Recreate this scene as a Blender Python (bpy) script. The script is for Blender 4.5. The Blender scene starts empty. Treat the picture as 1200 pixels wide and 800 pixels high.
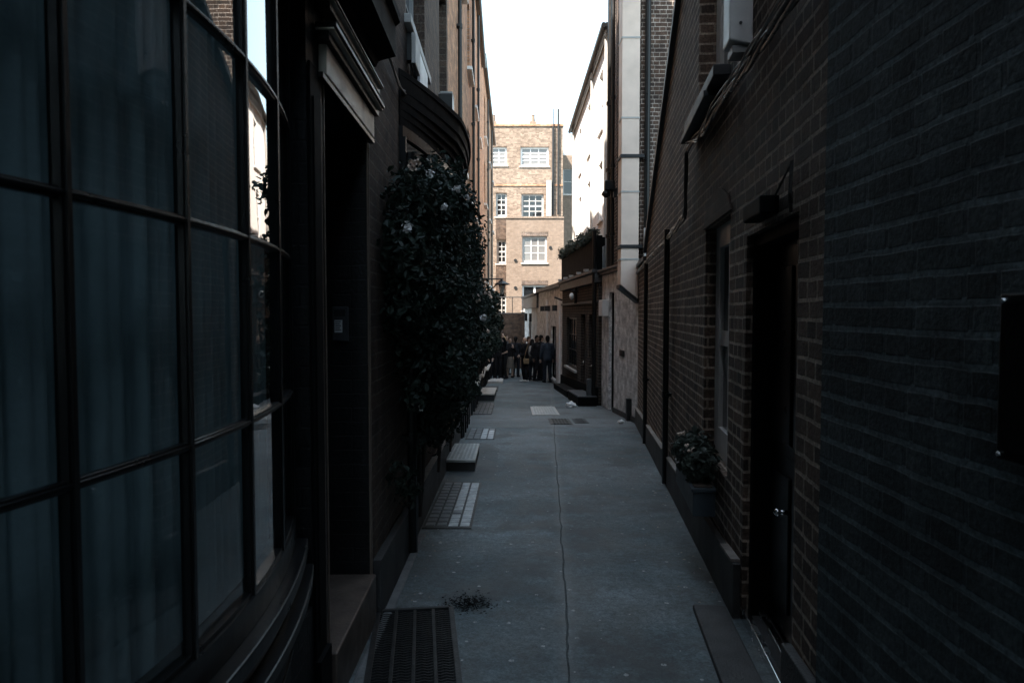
import bpy, bmesh, math, random
from mathutils import Vector, Matrix
R = math.radians
random.seed(7)
scene = bpy.context.scene
COL = scene.collection

# ------------------------------------------------------------------ camera
F_PX = 800.0
PITCH = math.atan(34/800)
CAM = Vector((0, 0, 1.5))
SLOPE = 0.043
cam = bpy.data.cameras.new('camera')
cam.lens = 24.0; cam.sensor_width = 36.0; cam.clip_start = 0.05; cam.clip_end = 2000
cam.dof.use_dof = True; cam.dof.focus_distance = 11.0; cam.dof.aperture_fstop = 5.6
camo = bpy.data.objects.new('camera', cam); COL.objects.link(camo)
camo.location = CAM; camo.rotation_euler = (R(90)-PITCH, 0, 0)
scene.camera = camo

def ray(px, py):
    a = (px-600)/F_PX; b = (py-400)/F_PX
    return Vector((a, math.cos(PITCH)-b*math.sin(PITCH), -math.sin(PITCH)-b*math.cos(PITCH)))
def gz(y): return -SLOPE*y
def ground_at(px, py, h=0.0):
    d = ray(px, py)
    t = (h-CAM.z)/(d.z+SLOPE*d.y)
    return CAM+d*t
def at(px, py, Y):
    d = ray(px, py); return CAM+d*(Y/d.y)

# ------------------------------------------------------------------ frames (u along, d outwards, z up)
class Frame:
    def __init__(s, A, B, right=False, z0=0.0):
        s.A = Vector((A[0], A[1])); s.a = (Vector((B[0], B[1]))-s.A).normalized()
        s.len = (Vector((B[0], B[1]))-s.A).length
        s.sg = -1 if right else 1; s.z0 = z0
        ax = s.a*s.sg
        s.n = -Vector((-ax.y, ax.x))
        s.M = Matrix(((ax.x, -ax.y, 0, s.A.x), (ax.y, ax.x, 0, s.A.y), (0, 0, 1, z0), (0, 0, 0, 1)))
    def loc(s, u, d, z): return Vector((s.sg*u, -d, z-s.z0))
    def world(s, u, d, z):
        p = s.A+s.a*u+s.n*d; return Vector((p.x, p.y, z))
    def hit(s, px, py, d=0.0):
        r = ray(px, py); o = s.A+s.n*d
        t = (o-Vector((CAM.x, CAM.y))).dot(s.n)/Vector((r.x, r.y)).dot(s.n)
        p = CAM+r*t
        return (Vector((p.x, p.y))-s.A).dot(s.a), p.z
    def u_at_y(s, y): return (y-s.A.y)/s.a.y
    def g(s, u): return gz(s.A.y+s.a.y*u)

class Ident:
    M = Matrix.Identity(4); sg = 1; z0 = 0
    def loc(s, u, d, z): return Vector((u, d, z))
ID = Ident()

# ------------------------------------------------------------------ mesh builder
class MB:
    def __init__(s): s.v = []; s.f = []
    def face(s, pts):
        i = len(s.v); s.v += [Vector(p) for p in pts]; s.f.append(tuple(range(i, i+len(pts))))
    def hexa(s, c):
        i = len(s.v); s.v += [Vector(p) for p in c]
        for q in ((0,1,2,3),(7,6,5,4),(0,4,5,1),(1,5,6,2),(2,6,7,3),(3,7,4,0)):
            s.f.append(tuple(i+k for k in q))
    def box(s, fr, u0, u1, d0, d1, z0, z1):
        L = fr.loc
        s.hexa([L(u0,d0,z0),L(u0,d1,z0),L(u1,d1,z0),L(u1,d0,z0),L(u0,d0,z1),L(u0,d1,z1),L(u1,d1,z1),L(u1,d0,z1)])
    def slopebox(s, fr, u0, u1, d0, d1, za0, zb0, za1, zb1):   # bottom/top z at u0 and at u1
        L = fr.loc
        s.hexa([L(u0,d0,za0),L(u0,d1,za0),L(u1,d1,za1),L(u1,d0,za1),L(u0,d0,zb0),L(u0,d1,zb0),L(u1,d1,zb1),L(u1,d0,zb1)])
    def tube(s, pts, r, n=8, cap=True):
        pts = [Vector(p) for p in pts]; rs = r if isinstance(r, (list, tuple)) else [r]*len(pts)
        rings = []
        up = None
        for k, p in enumerate(pts):
            t = (pts[min(k+1, len(pts)-1)]-pts[max(k-1, 0)])
            if t.length < 1e-9: t = Vector((0,0,1))
            t.normalize()
            if up is None:
                up = Vector((0,0,1)) if abs(t.z) < .9 else Vector((1,0,0))
            x = t.cross(up)
            if x.length < 1e-6: x = t.orthogonal()
            x.normalize(); y = x.cross(t).normalized(); up = y
            i = len(s.v)
            for j in range(n):
                a = 2*math.pi*j/n
                s.v.append(p+(x*math.cos(a)+y*math.sin(a))*rs[k])
            rings.append(i)
        for k in range(len(rings)-1):
            for j in range(n):
                s.f.append((rings[k]+j, rings[k]+(j+1)%n, rings[k+1]+(j+1)%n, rings[k+1]+j))
        if cap:
            s.f.append(tuple(rings[0]+j for j in range(n-1,-1,-1))); s.f.append(tuple(rings[-1]+j for j in range(n)))
    def lathe(s, c, prof, n=16):
        c = Vector(c); rings = []
        for r, z in prof:
            i = len(s.v)
            for j in range(n):
                a = 2*math.pi*j/n; s.v.append(c+Vector((r*math.cos(a), r*math.sin(a), z)))
            rings.append(i)
        for k in range(len(rings)-1):
            for j in range(n):
                s.f.append((rings[k]+j, rings[k]+(j+1)%n, rings[k+1]+(j+1)%n, rings[k+1]+j))
        s.f.append(tuple(rings[0]+j for j in range(n-1,-1,-1))); s.f.append(tuple(rings[-1]+j for j in range(n)))
    def sphere(s, c, r, n=10, m=7, sc=(1,1,1)):
        c = Vector(c); i0 = len(s.v)
        s.v.append(c+Vector((0,0,-r*sc[2])))
        for a in range(1, m):
            th = -math.pi/2+math.pi*a/m
            for b in range(n):
                ph = 2*math.pi*b/n
                s.v.append(c+Vector((r*sc[0]*math.cos(th)*math.cos(ph), r*sc[1]*math.cos(th)*math.sin(ph), r*sc[2]*math.sin(th))))
        s.v.append(c+Vector((0,0,r*sc[2]))); top = len(s.v)-1
        for b in range(n):
            s.f.append((i0, i0+1+(b+1)%n, i0+1+b))
            for a in range(m-2):
                p = i0+1+a*n
                s.f.append((p+b, p+(b+1)%n, p+n+(b+1)%n, p+n+b))
            p = i0+1+(m-2)*n
            s.f.append((p+b, p+(b+1)%n, top))
    def wall(s, fr, u0, u1, z0, z1, th, ops=()):
        us = sorted({u0, u1}|{o[0] for o in ops}|{o[1] for o in ops}); zs = sorted({z0, z1}|{o[2] for o in ops}|{o[3] for o in ops})
        L = fr.loc
        for i in range(len(us)-1):
            for j in range(len(zs)-1):
                a, b, c, e = us[i], us[i+1], zs[j], zs[j+1]; mu = (a+b)/2; mz = (c+e)/2
                if any(o[0] < mu < o[1] and o[2] < mz < o[3] for o in ops): continue
                s.face([L(a,0,c),L(b,0,c),L(b,0,e),L(a,0,e)]); s.face([L(a,-th,c),L(a,-th,e),L(b,-th,e),L(b,-th,c)])
        for a, b, c, e in ops:
            s.face([L(a,0,c),L(a,0,e),L(a,-th,e),L(a,-th,c)]); s.face([L(b,0,c),L(b,-th,c),L(b,-th,e),L(b,0,e)])
            s.face([L(a,0,e),L(b,0,e),L(b,-th,e),L(a,-th,e)]); s.face([L(a,0,c),L(a,-th,c),L(b,-th,c),L(b,0,c)])
        s.face([L(u0,0,z0),L(u0,0,z1),L(u0,-th,z1),L(u0,-th,z0)]); s.face([L(u1,0,z0),L(u1,-th,z0),L(u1,-th,z1),L(u1,0,z1)])
        s.face([L(u0,0,z1),L(u1,0,z1),L(u1,-th,z1),L(u0,-th,z1)]); s.face([L(u0,0,z0),L(u0,-th,z0),L(u1,-th,z0),L(u1,0,z0)])
    def mesh(s, name, smooth=False, bevel=0.0, fix=True):
        me = bpy.data.meshes.new(name); me.from_pydata([tuple(p) for p in s.v], [], s.f)
        if fix:
            bm = bmesh.new(); bm.from_mesh(me)
            bmesh.ops.remove_doubles(bm, verts=bm.verts, dist=1e-5)
            bmesh.ops.recalc_face_normals(bm, faces=bm.faces)
            if bevel:
                es = [e for e in bm.edges if len(e.link_faces) == 2 and e.calc_face_angle(0) > .6]
                bmesh.ops.bevel(bm, geom=es, offset=bevel, segments=2, affect='EDGES', profile=.5, clamp_overlap=True)
            bm.to_mesh(me); bm.free()
        if smooth:
            for p in me.polygons: p.use_smooth = True
        return me

def add(name, mb, mat, parent=None, fr=None, smooth=False, bevel=0.0, fix=True):
    me = mb.mesh(name, smooth, bevel, fix) if isinstance(mb, MB) else mb
    o = bpy.data.objects.new(name, me); COL.objects.link(o)
    if mat and not me.materials: me.materials.append(mat)
    if parent: o.parent = parent
    elif fr is not None: o.matrix_world = fr.M
    return o
def tag(o, label=None, cat=None, group=None, kind=None):
    if label: o['label'] = label
    if cat: o['category'] = cat
    if group: o['group'] = group
    if kind: o['kind'] = kind
    return o
def root(name, label, cat, fr=None, loc=None, group=None):
    o = bpy.data.objects.new(name, None); COL.objects.link(o); o.empty_display_size = .2
    if fr is not None: o.matrix_world = fr.M
    elif loc is not None: o.location = loc
    return tag(o, label, cat, group)

# ------------------------------------------------------------------ materials
class NT:
    def __init__(s, name):
        s.m = bpy.data.materials.new(name); s.m.use_nodes = True
        s.t = s.m.node_tree; s.t.nodes.clear()
        s.out = s.n('ShaderNodeOutputMaterial')
    def n(s, typ, **kw):
        nd = s.t.nodes.new(typ)
        for k, v in kw.items(): setattr(nd, k, v)
        return nd
    def l(s, a, b): s.t.links.new(a, b)
    def math(s, op, a, b=None, clamp=False):
        nd = s.n('ShaderNodeMath', operation=op, use_clamp=clamp)
        for i, x in enumerate((a, b)):
            if x is None: continue
            if isinstance(x, (int, float)): nd.inputs[i].default_value = x
            else: s.l(x, nd.inputs[i])
        return nd.outputs[0]
    def mix(s, fac, a, b, blend='MIX'):
        nd = s.n('ShaderNodeMix', data_type='RGBA', blend_type=blend)
        for sock, x in ((nd.inputs[0], fac), (nd.inputs[6], a), (nd.inputs[7], b)):
            if isinstance(x, (int, float)): sock.default_value = x
            elif isinstance(x, (tuple, list)): sock.default_value = (*x[:3], 1)
            else: s.l(x, sock)
        return nd.outputs[2]
    def noise(s, vec, scale, detail=4, rough=.55):
        nd = s.n('ShaderNodeTexNoise'); nd.inputs['Scale'].default_value = scale
        nd.inputs['Detail'].default_value = detail; nd.inputs['Roughness'].default_value = rough
        if vec is not None: s.l(vec, nd.inputs['Vector'])
        return nd.outputs[0]
    def ramp(s, fac, stops):
        nd = s.n('ShaderNodeValToRGB'); cr = nd.color_ramp
        while len(cr.elements) < len(stops): cr.elements.new(.5)
        for e, (p, c) in zip(cr.elements, stops):
            e.position = p; e.color = (*c, 1) if isinstance(c, (tuple, list)) else (c, c, c, 1)
        s.l(fac, nd.inputs[0]); return nd.outputs[0]
    def bsdf(s, col, rough=.6, metal=0, spec=.5, bump=None, dist=.005, strength=1.0):
        b = s.n('ShaderNodeBsdfPrincipled')
        for key, x in (('Base Color', col), ('Roughness', rough), ('Metallic', metal), ('Specular IOR Level', spec)):
            i = b.inputs[key]
            if isinstance(x, (int, float)): i.default_value = x
            elif isinstance(x, (tuple, list)): i.default_value = (*x[:3], 1)
            else: s.l(x, i)
        if bump is not None:
            bp = s.n('ShaderNodeBump'); bp.inputs['Distance'].default_value = dist; bp.inputs['Strength'].default_value = strength
            s.l(bump, bp.inputs['Height']); s.l(bp.outputs[0], b.inputs['Normal'])
        s.l(b.outputs[0], s.out.inputs[0]); return b
    def obj(s): return s.n('ShaderNodeTexCoord').outputs['Object']

def brick_mat(name, c1, c2, mortar, stain=(.6,.6,.6), rough=.85, bump=.007, ms=.011, bond=True, jitter=.006, patch=None, vj=.7, mv=.75):
    t = NT(name); o = t.obj()
    sx = t.n('ShaderNodeSeparateXYZ'); t.l(o, sx.inputs[0])
    cx = t.n('ShaderNodeCombineXYZ'); t.l(t.math('ADD', sx.outputs[0], sx.outputs[1]), cx.inputs[0]); ge = t.n('ShaderNodeNewGeometry'); sn = t.n('ShaderNodeSeparateXYZ'); t.l(ge.outputs['True Normal'], sn.inputs[0])
    hz = t.math('GREATER_THAN', t.math('ABSOLUTE', sn.outputs[2]), .5)
    t.l(t.math('ADD', sx.outputs[2], t.math('MULTIPLY', hz, t.math('ADD', sx.outputs[1], .03))), cx.inputs[1])
    nz = t.n('ShaderNodeTexNoise'); nz.inputs['Scale'].default_value = 7; nz.inputs['Detail'].default_value = 3; t.l(cx.outputs[0], nz.inputs['Vector'])
    vs = t.n('ShaderNodeVectorMath', operation='SUBTRACT'); t.l(nz.outputs[1], vs.inputs[0]); vs.inputs[1].default_value = (.5,.5,.5)
    vm = t.n('ShaderNodeVectorMath', operation='SCALE'); t.l(vs.outputs[0], vm.inputs[0]); vm.inputs['Scale'].default_value = jitter*2.5
    va = t.n('ShaderNodeVectorMath', operation='ADD'); t.l(cx.outputs[0], va.inputs[0]); t.l(vm.outputs[0], va.inputs[1])
    br = t.n('ShaderNodeTexBrick'); t.l(va.outputs[0], br.inputs['Vector'])
    br.offset = .5; br.offset_frequency = 2
    if bond: br.squash = .5; br.squash_frequency = 2; br.offset = .25
    br.inputs['Scale'].default_value = 1; br.inputs['Brick Width'].default_value = .225; br.inputs['Row Height'].default_value = .075
    br.inputs['Mortar Size'].default_value = ms/2; br.inputs['Mortar Smooth'].default_value = .25; br.inputs['Bias'].default_value = -.1
    br.inputs['Color1'].default_value = (*c1, 1); br.inputs['Color2'].default_value = (*c2, 1)
    mn = t.noise(va.outputs[0], 40, 3)
    mcol = t.mix(t.math('MULTIPLY', mn, .7), mortar, tuple(x*.45 for x in mortar))
    sv = t.n('ShaderNodeSeparateXYZ'); t.l(va.outputs[0], sv.inputs[0])
    frc = t.math('FRACT', t.math('DIVIDE', sv.outputs[1], .075)); edge = t.math('MULTIPLY', t.math('MINIMUM', frc, t.math('SUBTRACT', 1.0, frc)), .075)
    mcol = t.mix(t.math('LESS_THAN', edge, ms*.62), t.mix(1.0, mcol, (vj, vj, vj), 'MULTIPLY'), mcol)
    t.l(mcol, br.inputs['Mortar'])
    big = t.noise(o, .55, 5, .6); fine = t.noise(o, 55, 4, .65); mid = t.noise(o, 4.5, 4)
    col = t.mix(t.ramp(big, [(.35, 0.0), (.7, 1.0)]), br.outputs[0], stain, 'MULTIPLY')
    col = t.mix(1.0, col, t.ramp(fine, [(.33, .5), (.67, 1.4)]), 'MULTIPLY')
    col = t.mix(mv, col, t.ramp(mid, [(.36, .5), (.64, 1.4)]), 'MULTIPLY')
    if patch: col = t.mix(t.ramp(t.noise(va.outputs[0], 9, 5, .7), [(.56, 0.0), (.64, .75)]), col, patch)
    h = t.math('SUBTRACT', t.math('MULTIPLY', fine, .45), br.outputs['Fac'])
    h = t.math('ADD', h, t.math('MULTIPLY', mid, .35))
    t.bsdf(col, rough, 0, .35, h, bump)
    return t.m

def paint_mat(name, col, rough=.35, var=.25, bump=.0015, spec=.5, metal=0, scale=9):
    t = NT(name); o = t.obj(); n1 = t.noise(o, scale, 5, .6); n2 = t.noise(o, 80, 3)
    c = t.mix(t.ramp(n1, [(.3, 0.0), (.75, 1.0)]), tuple(x*(1+var) for x in col), tuple(x*(1-var) for x in col))
    r = t.math('ADD', t.math('MULTIPLY', n1, .3), rough-.15, True)
    t.bsdf(c, r, metal, spec, t.math('ADD', n2, n1), bump)
    return t.m

def glass_mat(name, tint=(.88,.95,.95), ior=1.55, rough=0.0, wob=.0006):
    t = NT(name); o = t.obj()
    bp = t.n('ShaderNodeBump'); bp.inputs['Distance'].default_value = wob; t.l(t.noise(o, 3.2, 2), bp.inputs['Height'])
    ge = t.n('ShaderNodeNewGeometry'); fr = t.n('ShaderNodeFresnel')
    t.l(t.math('ADD', t.math('MULTIPLY', ge.outputs['Backfacing'], 1/ior-ior), ior), fr.inputs[0]); t.l(bp.outputs[0], fr.inputs[1])
    tr = t.n('ShaderNodeBsdfTransparent'); tr.inputs[0].default_value = (*tint, 1)
    gl = t.n('ShaderNodeBsdfGlossy'); gl.inputs['Roughness'].default_value = rough; gl.inputs[0].default_value = (1,1,1,1); t.l(bp.outputs[0], gl.inputs['Normal'])
    mx = t.n('ShaderNodeMixShader'); t.l(t.math('MULTIPLY', fr.outputs[0], 1.7, True), mx.inputs[0]); t.l(tr.outputs[0], mx.inputs[1]); t.l(gl.outputs[0], mx.inputs[2])
    t.l(mx.outputs[0], t.out.inputs[0]); return t.m

def dark_glass(name, col=(.012,.014,.016)):
    t = NT(name); o = t.obj(); t.bsdf(col, .04, 0, .8, t.noise(o, 2.5, 2), .004); return t.m

def leaf_mat(name, c1, c2):
    t = NT(name); o = t.obj()
    c = t.mix(t.ramp(t.noise(o, 14, 3), [(.35, 0.0), (.65, 1.0)]), c1, c2)
    b = t.bsdf(c, .55, 0, .3)
    tl = t.n('ShaderNodeBsdfTranslucent'); t.l(c, tl.inputs[0])
    mx = t.n('ShaderNodeMixShader'); mx.inputs[0].default_value = .2; t.l(b.outputs[0], mx.inputs[1]); t.l(tl.outputs[0], mx.inputs[2]); t.l(mx.outputs[0], t.out.inputs[0])
    return t.m

def lane_mat():
    t = NT('lane_concrete'); o = t.obj(); sx = t.n('ShaderNodeSeparateXYZ'); t.l(o, sx.inputs[0])
    X, Y = sx.outputs[0], sx.outputs[1]
    big = t.noise(o, .7, 6, .6); mid = t.noise(o, 3.5, 5, .65); fine = t.noise(o, 90, 4, .7); grit = t.noise(o, 26, 5, .75)
    col = t.mix(t.ramp(big, [(.42, 0.0), (.6, 1.0)]), (.074,.097,.103), (.146,.172,.176))
    col = t.mix(.75, col, t.ramp(mid, [(.36, .52), (.64, 1.4)]), 'MULTIPLY')
    col = t.mix(.9, col, t.ramp(fine, [(.3, .45), (.7, 1.55)]), 'MULTIPLY')
    col = t.mix(.8, col, t.ramp(grit, [(.34, .55), (.66, 1.45)]), 'MULTIPLY')
    # dark damp stains
    st = t.ramp(t.noise(o, 1.7, 5, .7), [(.50, 0.0), (.62, .7)])
    col = t.mix(st, col, (.06,.06,.058))
    wob = t.math('MULTIPLY', t.math('SUBTRACT', t.noise(o, .9, 6, .65), .5), .12)
    # long seam between two pours
    line = t.math('ABSOLUTE', t.math('ADD', t.math('SUBTRACT', X, t.math('ADD', t.math('MULTIPLY', Y, .054), .10)), wob))
    crack = t.math('SUBTRACT', 1.0, t.math('DIVIDE', line, .006), True)
    halo = t.math('SUBTRACT', 1.0, t.math('DIVIDE', line, .07), True)
    col = t.mix(t.math('MULTIPLY', halo, .3), col, (.27,.265,.25))
    col = t.mix(t.math('MULTIPLY', t.math('MULTIPLY', crack, t.ramp(mid, [(.42, .0), (.58, .9)])), .42), col, (.045,.045,.045))
    # cross joints
    jn = None
    for yy in (8.25, 11.9, 15.2, 19.5, 24.0):
        j = t.math('SUBTRACT', 1.0, t.math('DIVIDE', t.math('ABSOLUTE', t.math('ADD', t.math('SUBTRACT', Y, yy), t.math('MULTIPLY', wob, .6))), .014), True)
        jn = j if jn is None else t.math('MAXIMUM', jn, j)
    col = t.mix(t.math('MULTIPLY', jn, .55), col, (.05,.05,.05))
    # patched trench with soft cut edges
    def inside(v, a, b):
        return t.math('MULTIPLY', t.math('GREATER_THAN', v, a), t.math('LESS_THAN', v, b))
    Xw = t.math('ADD', X, t.math('MULTIPLY', wob, .5)); Yw = t.math('ADD', Y, wob)
    for (xa, xb, ya, yb, c, f_) in ((-.72, -.18, 7.4, 9.5, (.06,.065,.066), .45), (.0, .62, 9.4, 11.2, (.20,.21,.21), .22), (.75, 1.5, 6.0, 8.2, (.06,.068,.07), .22), (-.6, .1, 4.1, 4.9, (.055,.062,.064), .3)):
        pm = t.math('MULTIPLY', inside(Xw, xa, xb), inside(Yw, ya, yb))
        col = t.mix(t.math('MULTIPLY', pm, f_), col, c)
    # a relaid darker slab
    slab = t.math('MULTIPLY', t.math('GREATER_THAN', Y, 11.9), t.math('LESS_THAN', Y, 15.2))
    col = t.mix(t.math('MULTIPLY', slab, .25), col, (.26,.25,.235))
    # trodden gum spots
    vo = t.n('ShaderNodeTexVoronoi', voronoi_dimensions='2D'); vo.inputs['Scale'].default_value = 5.6; t.l(o, vo.inputs['Vector'])
    rnd = t.n('ShaderNodeSeparateColor'); t.l(vo.outputs['Color'], rnd.inputs[0])
    rad = t.math('ADD', t.math('MULTIPLY', t.math('SUBTRACT', rnd.outputs[0], .38), .13), t.math('MULTIPLY', t.math('SUBTRACT', fine, .5), .05))
    gum = t.math('MULTIPLY', t.math('LESS_THAN', vo.outputs['Distance'], rad), .75)
    gum = t.math('MULTIPLY', gum, t.ramp(t.noise(o, 60, 3, .7), [(.42, .15), (.56, 1.0)]))
    col = t.mix(gum, col, (.52,.52,.50))
    vo2 = t.n('ShaderNodeTexVoronoi', voronoi_dimensions='2D'); vo2.inputs['Scale'].default_value = 2.3; t.l(o, vo2.inputs['Vector'])
    rn2 = t.n('ShaderNodeSeparateColor'); t.l(vo2.outputs['Color'], rn2.inputs[0])
    sp2 = t.math('MULTIPLY', t.math('LESS_THAN', t.math('ADD', vo2.outputs['Distance'], t.math('MULTIPLY', t.math('SUBTRACT', mid, .5), .15)), t.math('MULTIPLY', t.math('SUBTRACT', rn2.outputs[1], .55), .13)), .55)
    col = t.mix(sp2, col, (.05,.05,.05))
    rough = t.ramp(mid, [(.3, .5), (.7, .8)])
    h = t.math('SUBTRACT', t.math('ADD', t.math('MULTIPLY', fine, .4), mid), t.math('MULTIPLY', crack, 1.2))
    t.bsdf(col, rough, 0, .45, h, .008); return t.m

M = {}
M['soot_brick'] = brick_mat('sooty_brick', (.125,.080,.056), (.07,.047,.037), (.20,.155,.12), ms=.014)
M['brown_brick'] = brick_mat('brown_brick', (.70,.37,.21), (.36,.185,.11), (.54,.41,.31), stain=(.74,.70,.66), ms=.016, mv=.6)
M['slate_brick'] = brick_mat('slate_painted_brick', (.050,.064,.066), (.10,.126,.130), (.21,.27,.285), rough=.85, ms=.020, jitter=.0055, bump=.012, vj=.35)
M['stock_brick'] = brick_mat('dark_stock_brick', (.18,.122,.09), (.060,.046,.038), (.68,.55,.44), stain=(.62,.6,.59), ms=.018, jitter=.0065, bump=.014)
M['red_brick'] = brick_mat('dark_red_brick', (.125,.078,.055), (.055,.040,.034), (.60,.52,.45), ms=.017, stain=(.6,.55,.52))
M['white_brick'] = brick_mat('white_painted_brick', (.86,.86,.85), (.66,.66,.65), (.95,.95,.94), stain=(.95,.95,.95), patch=(.64,.61,.58), rough=.7, ms=.02)
M['grey_brick'] = brick_mat('grey_painted_brick', (.82,.81,.79), (.68,.67,.66), (.88,.88,.86), stain=(.92,.92,.92), rough=.7)
M['yellow_brick'] = brick_mat('yellow_stock_brick', (.37,.285,.22), (.16,.115,.085), (.36,.315,.27), stain=(.75,.72,.70), mv=.25)
M['pale_brick'] = brick_mat('pale_stock_brick', (.285,.215,.165), (.22,.165,.125), (.33,.28,.235), stain=(.88,.85,.83), mv=.2)
M['shop_brick'] = brick_mat('dark_shop_brick', (.028,.022,.019), (.045,.034,.028), (.17,.15,.13), ms=.015)
M['black_brick'] = brick_mat('black_painted_brick', (.012,.013,.014), (.016,.017,.018), (.02,.021,.022), rough=.5)
M['white_render'] = paint_mat('white_render', (.78,.76,.73), .8, .06, .004)
M['black'] = paint_mat('black_gloss_paint', (.006,.0065,.007), .32, .3, .0004, spec=.4)
M['black_matt'] = paint_mat('black_matt_paint', (.004,.0046,.005), .75, .3, .001, spec=.1)
M['cream'] = paint_mat('lit_cream', (.78,.68,.57), .4, .2, .001)  # cream colour paints the light caught by the door mouldings
M['trim'] = paint_mat('lit_trim_brown', (.20,.15,.115), .45, .3, .001)  # brown tone paints the thin lit lines down the door jambs
M['white_paint'] = paint_mat('white_paint', (.74,.73,.71), .4, .08, .001)
M['grey_paint'] = paint_mat('grey_white_paint', (.42,.41,.39), .45, .15, .001)
M['dim_white'] = paint_mat('aged_white_paint', (.36,.36,.35), .5, .2, .001)
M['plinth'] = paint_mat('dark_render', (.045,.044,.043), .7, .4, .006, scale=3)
M['plinth_top'] = paint_mat('pale_render_edge', (.26,.23,.2), .7, .3, .004)  # paler render for the plinth caps
M['stone'] = paint_mat('worn_stone', (.58,.53,.48), .7, .25, .004)
M['wood_step'] = paint_mat('worn_timber', (.10,.075,.06), .45, .35, .002)
M['iron'] = paint_mat('cast_iron', (.022,.023,.024), .5, .35, .002, metal=.4)
M['steel'] = paint_mat('galvanised_steel', (.36,.35,.33), .5, .15, .001, metal=.3)
M['duct'] = paint_mat('painted_duct', (.74,.60,.50), .55, .12, .001, scale=3)
M['plate'] = paint_mat('tread_plate', (.48,.48,.46), .4, .2, .001, metal=.2)
M['lead'] = paint_mat('lead_sheet', (.05,.052,.055), .5, .3, .002)
M['slate'] = paint_mat('slate_roof', (.06,.062,.068), .6, .3, .004)
M['lens'] = paint_mat('glass_lens', (.68,.69,.68), .2, .3, .002, scale=15)
M['worn_lens'] = paint_mat('worn_glass_lens', (.16,.165,.165), .35, .4, .002, scale=8)
M['brass'] = paint_mat('brass', (.6,.42,.2), .3, .2, .0005, metal=1)
M['chrome'] = paint_mat('chrome', (.7,.7,.7), .25, .1, .0005, metal=1)
M['paper'] = paint_mat('white_paper', (.8,.8,.78), .7, .05, .001)
M['glass'] = glass_mat('window_glass')
M['pane'] = dark_glass('dark_window_glass'); M['pane_light'] = dark_glass('bright_reflection_glass', (.17,.165,.16))  # pane_light: paler base colour stands in for bright reflections in the glass
M['curtain'] = paint_mat('sheer_curtain', (.46,.56,.58), .9, .1, .002, spec=.1)
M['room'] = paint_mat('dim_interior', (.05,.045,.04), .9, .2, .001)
M['blue_box'] = paint_mat('slate_blue_trough', (.03,.042,.052), .5, .2, .001)
M['leaf'] = leaf_mat('dark_leaf', (.011,.021,.015), (.022,.034,.024))
M['leaf2'] = leaf_mat('grey_green_leaf', (.035,.048,.040), (.07,.085,.07))
M['stem'] = paint_mat('bark', (.06,.045,.035), .8, .3, .003)
M['petal'] = paint_mat('pale_petal', (.72,.55,.45), .6, .15, .001)
M['petal_w'] = paint_mat('white_petal', (.75,.72,.70), .6, .1, .001)
M['cable'] = paint_mat('cable_sheath', (.05,.05,.05), .3, .3, .0005)
M['cable_grey'] = paint_mat('grey_cable', (.3,.29,.28), .35, .2, .0005)
M['lane'] = lane_mat()
M['litter'] = paint_mat('dry_litter', (.30,.26,.20), .8, .7, .001, scale=3)
M['kerb'] = paint_mat('kerb_mortar', (.15,.155,.155), .8, .3, .006)
M['lampglass'] = paint_mat('opal_lantern_glass', (.55,.53,.48), .2, .1, .0005)

# ------------------------------------------------------------------ world, sun, view
SUN = Vector((-1.0, -.9, 1.69)).normalized()
w = bpy.data.worlds.new('World'); scene.world = w; w.use_nodes = True
wt = w.node_tree; wt.nodes.clear()
sky = wt.nodes.new('ShaderNodeTexSky'); sky.sky_type = 'NISHITA'; sky.sun_disc = False
sky.sun_elevation = math.asin(SUN.z); sky.sun_rotation = math.atan2(SUN.x, SUN.y)
sky.altitude = 0; sky.air_density = 1.0; sky.dust_density = 1.6; sky.ozone_density = 1.3
bg = wt.nodes.new('ShaderNodeBackground'); bg.inputs[1].default_value = .15
wo = wt.nodes.new('ShaderNodeOutputWorld'); # thin bright high cloud veiling the blue
tc = wt.nodes.new('ShaderNodeTexCoord'); cn = wt.nodes.new('ShaderNodeTexNoise'); cn.inputs['Scale'].default_value = 2.2; cn.inputs['Detail'].default_value = 6
wt.links.new(tc.outputs['Generated'], cn.inputs['Vector'])
cr = wt.nodes.new('ShaderNodeValToRGB'); cr.color_ramp.elements[0].position = .3; cr.color_ramp.elements[0].color = (.62, .62, .62, 1); cr.color_ramp.elements[1].position = .7; cr.color_ramp.elements[1].color = (.92, .92, .92, 1)
wt.links.new(cn.outputs[0], cr.inputs[0])
sz = wt.nodes.new('ShaderNodeSeparateXYZ'); wt.links.new(tc.outputs['Generated'], sz.inputs[0])
er = wt.nodes.new('ShaderNodeMapRange'); er.inputs[1].default_value = .25; er.inputs[2].default_value = .85; er.inputs[3].default_value = 1.0; er.inputs[4].default_value = .5
wt.links.new(sz.outputs[2], er.inputs[0])
ml = wt.nodes.new('ShaderNodeMath'); ml.operation = 'MULTIPLY'; wt.links.new(cr.outputs[0], ml.inputs[0]); wt.links.new(er.outputs[0], ml.inputs[1])
cm = wt.nodes.new('ShaderNodeMix'); cm.data_type = 'RGBA'; wt.links.new(ml.outputs[0], cm.inputs[0]); wt.links.new(sky.outputs[0], cm.inputs[6]); cm.inputs[7].default_value = (2.3, 3.0, 3.06, 1)
wt.links.new(cm.outputs[2], bg.inputs[0]); wt.links.new(bg.outputs[0], wo.inputs[0])
sl = bpy.data.lights.new('sun', 'SUN'); sl.energy = 3.7; sl.angle = R(.55); sl.color = (1, .90, .79)
so = bpy.data.objects.new('sun', sl); COL.objects.link(so); so.rotation_euler = (-SUN).to_track_quat('-Z', 'Y').to_euler(); so.location = (-20, -20, 40)
vs = scene.view_settings
scene.display_settings.display_device = 'sRGB'
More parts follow.
